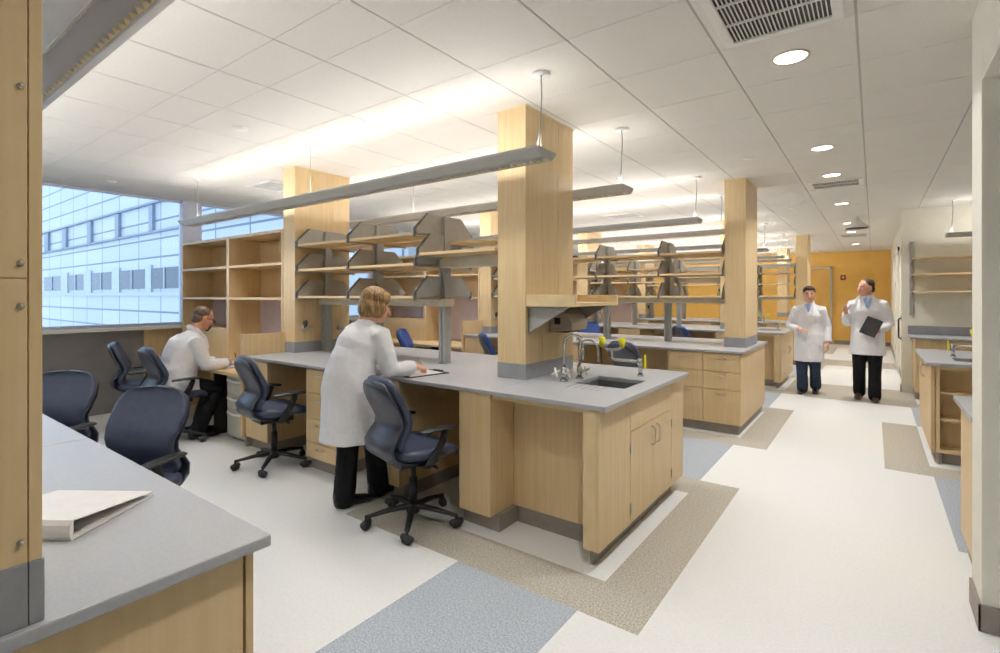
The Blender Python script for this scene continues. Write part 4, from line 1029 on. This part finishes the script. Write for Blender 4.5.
    k = 1.06; h = MB(); E = lambda o, ra: h.ell(c+r*(o[0]*k)+f*(o[1]*k)+u*(o[2]*k), [x*k for x in ra], (r, f, u), 18, 12)
    E((0, -.026, .045), (.078, .090, .080)); E((0, -.06, -.02), (.07, .05, .06))
    worn('hair', h, 'hair_grey', root, .007, 0, .03, 3)
    h = MB(); E = lambda o, ra: h.ell(c+r*(o[0]*k)+f*(o[1]*k)+u*(o[2]*k), [x*k for x in ra], (r, f, u), 12, 8)
    E((0, .072, -.092), (.030, .024, .026)); E((0, .096, -.050), (.028, .008, .006)); E((.027, .085, -.07), (.008, .01, .02)); E((-.027, .085, -.07), (.008, .01, .02))
    worn('goatee', h, 'hair_dark', root, .005, 0, .03, 2)
    face_bits(root, c, f, u, r, k, True)
    for s in 'RL':
        q = MB(); w = V(L[s+'_wr']); e = V(L[s+'_el']); d = (w-e).normalized(); q.limb([w-d*.05, w+d*.012], [.044, .041], (0,0,1), 14, 0, False, False); part('shirt_cuff', q, 'shirt', root)
    q = MB().box(X-.06, X+.20, 2.66, 3.0, .7405, .7435); solo('notepaper', q, 'paper', 'white paper on the wooden desk under the hand of the seated man', 'paper', None, 0, (X, 2.8, .74))
    p = MB(); p.limb([(X+.17, 2.85, .746), (X+.175, 2.82, .83), (X+.18, 2.80, .90)], [.0015, .005, .005], n=8); solo('pen', p, 'black', 'black pen in the hand of the seated man', 'pen', None, 0, (X+.17, 2.85, .74))

    # ---- left walking man (toward the camera)
    x, y = -.83, 9.36
    L = dict(neck=(x, y-.0, 1.435), chest=(x, y, 1.24), waist=(x, y+.01, 1.05), hips=(x, y+.01, .92),
             R_sh=(x-.165, y, 1.325), R_el=(x-.25, y-.02, 1.06), R_wr=(x-.11, y-.23, 1.02), L_sh=(x+.165, y, 1.325), L_el=(x+.235, y+.06, 1.05), L_wr=(x+.26, y-.03, .82),
             R_hip=(x-.085, y+.01, .88), R_kn=(x-.09, y-.05, .49), R_an=(x-.085, y-.02, .10), L_hip=(x+.085, y+.01, .88), L_kn=(x+.085, y-.02, .50), L_an=(x+.08, y+.16, .13),
             R_hand=((.9, -.45, .0), (0, 0, -1), (0, -1, .5)), L_hand=((.02, -.12, -1), (-1, 0, 0), (0, -1, 0)), R_curl=.5, L_curl=.4)
    def ax(c): c.limb([(x, y, .95), (x, y, .72), (x, y-.01, .51)], [(.20, .15), (.205, .17), (.21, .18)], (1,0,0), 22, 0, True, False)
    root, (c, f, u, r) = pose(L, (x+.01, y-.035, 1.565), (.16, -1, -.05), (0, -.05, 1), 1.06, 'skin', .008, 'dark haired man in a white coat and jeans walking, left one of the two', (x, y, 0),
        None, [((x-.085, y+.05, 0), (x-.10, y-.2, 0)), ((x+.08, y+.22, .03), (x+.09, y-.03, .0))], 'jeans', 'shoe', coat_extra=ax)
    h = MB(); E = lambda o, ra: h.ell(c+r*(o[0]*k)+f*(o[1]*k)+u*(o[2]*k), [z*k for z in ra], (r, f, u), 16, 10)
    E((0, -.024, .052), (.084, .094, .082)); E((0, -.06, -.01), (.074, .05, .06)); E((0, .05, .092), (.062, .04, .026))
    worn('hair', h, 'hair_dark', root, .008, .006, .03, 3); face_bits(root, c, f, u, r, k)
    q = MB(); q.limb([(x, y-.10, 1.40), (x, y-.115, 1.30)], [(.05, .02), (.022, .015)], (1,0,0), 12); part('shirt', q, 'shirt', root)

    # ---- right walking man, head turned to his companion
    x, y = -.075, 9.28
    L = dict(neck=(x, y, 1.535), chest=(x, y, 1.33), waist=(x, y+.01, 1.12), hips=(x, y+.01, .97),
             R_sh=(x-.175, y, 1.415), R_el=(x-.255, y-.03, 1.14), R_wr=(x-.255, y-.20, 1.30), L_sh=(x+.175, y, 1.415), L_el=(x+.265, y+.0, 1.14), L_wr=(x+.12, y-.20, 1.03),
             R_hip=(x-.09, y+.01, .93), R_kn=(x-.10, y+.0, .52), R_an=(x-.10, y+.12, .12), L_hip=(x+.09, y+.01, .93), L_kn=(x+.09, y-.06, .52), L_an=(x+.085, y-.06, .10),
             R_hand=((-.2, -.5, 1), (.6, -.6, 0), (.5, .2, 0)), L_hand=((-.95, -.15, .12), (0, .9, .3), (0, 0, 1)), R_curl=.35, L_curl=.6)
    def bx(c): c.limb([(x, y, 1.0), (x, y, .82), (x, y-.01, .67)], [(.205, .16), (.215, .175), (.22, .185)], (1,0,0), 22, 0, True, False)
    root, (c, f, u, r) = pose(L, (x-.02, y-.03, 1.665), (-.9, -.75, -.03), (0, 0, 1), 1.08, 'skin', .008, 'taller walking man in a white coat and black trousers, holding a dark folder', (x, y, 0),
        None, [((x-.10, y+.18, .02), (x-.12, y-.08, 0)), ((x+.085, y+.01, 0), (x+.10, y-.25, 0))], 'trouser', 'shoe_b', coat_extra=bx)
    h = MB(); E = lambda o, ra: h.ell(c+r*(o[0]*k)+f*(o[1]*k)+u*(o[2]*k), [z*k for z in ra], (r, f, u), 16, 10)
    E((0, -.026, .050), (.082, .093, .080)); E((0, -.062, -.02), (.07, .05, .06))
    worn('hair', h, 'hair_dark', root, .008, .004, .03, 3); face_bits(root, c, f, u, r, 1.08)
    q = MB(); q.limb([(x, y-.105, 1.50), (x, y-.125, 1.38)], [(.05, .02), (.02, .015)], (1,0,0), 12); part('shirt', q, 'shirt', root)
    t = thing('folder', (x+.05, y-.25, .98), 'dark grey folder held against the white coat of the taller man', 'folder')
    Rm = Matrix.Rotation(math.radians(24), 3, 'Y') @ Matrix.Rotation(math.radians(-8), 3, 'X'); B = V((x+.045, y-.255, 1.10))
    for nm, a, b, m_ in (('cover', -.014, -.010, 'folder'), ('pages', -.010, .008, 'paper'), ('back_cover', .008, .012, 'folder')):
        sh = .004 if nm == 'pages' else 0
        mb = MB().box(-.10+sh, .10-sh, a, b, -.13+sh, .13-sh); mb.v = [tuple(B+Rm @ V(p)) for p in mb.v]; part(nm, mb, m_, t, .001)

# ================================================================== BUILD
build_floor(); build_ceiling(); build_walls(); build_outside()
for m in range(4): bench(m)
column(-2.284, -2.032, 3.052+4*PER, 3.77+4*PER, 'maple panelled column farthest back, before the ochre wall')
pendant(-6.75, -1.645, 2.69+4*PER, 'farthest row pendant light before the ochre wall, nearer one', [-1.675, -4.17])
pendant(-6.75, -1.645, 3.985+4*PER, 'farthest pendant light of all, nearest the ochre wall', [-1.69, -4.17])
column_shelf(); foreground(); ceiling_fittings(); right_side(); chairs(); people()

# ------------------------------------------------------------------ daylight, camera, view
w = bpy.data.worlds.new('sky'); scn.world = w; w.use_nodes = True
nt = w.node_tree; bg = nt.nodes['Background']
sky = nt.nodes.new('ShaderNodeTexSky'); sky.sky_type = 'HOSEK_WILKIE'; sky.turbidity = 6; sky.sun_direction = (-.2, -.75, .62)
mixc = nt.nodes.new('ShaderNodeMixRGB'); mixc.inputs[0].default_value = .75; mixc.inputs[2].default_value = (.60, .765, 1., 1)
nt.links.new(sky.outputs[0], mixc.inputs[1]); nt.links.new(mixc.outputs[0], bg.inputs['Color']); bg.inputs['Strength'].default_value = 3.3
cd = bpy.data.cameras.new('camera'); cam = bpy.data.objects.new('camera', cd); COL.objects.link(cam)
cd.sensor_width = 36; cd.lens = 504/1000*36; cd.shift_y = (295.67-326.5)/1000; cd.clip_start = .05; cd.clip_end = 300
cam.location = (0, 0, 1.55); cam.rotation_euler = (PI/2, 0, .638)
scn.camera = cam
scn.view_settings.view_transform = 'Standard'; scn.view_settings.look = 'None'; scn.view_settings.gamma = 1; scn.view_settings.use_curve_mapping = False
scn.view_settings.exposure = 0.0
scn.cycles.use_denoising = True; scn.cycles.denoising_prefilter = 'FAST'; scn.cycles.max_bounces = 8; scn.cycles.diffuse_bounces = 5; scn.cycles.glossy_bounces = 4; scn.cycles.transparent_max_bounces = 12
scn.cycles.sample_clamp_indirect = 4; scn.cycles.sample_clamp_direct = 6; scn.cycles.caustics_reflective = False; scn.cycles.caustics_refractive = False
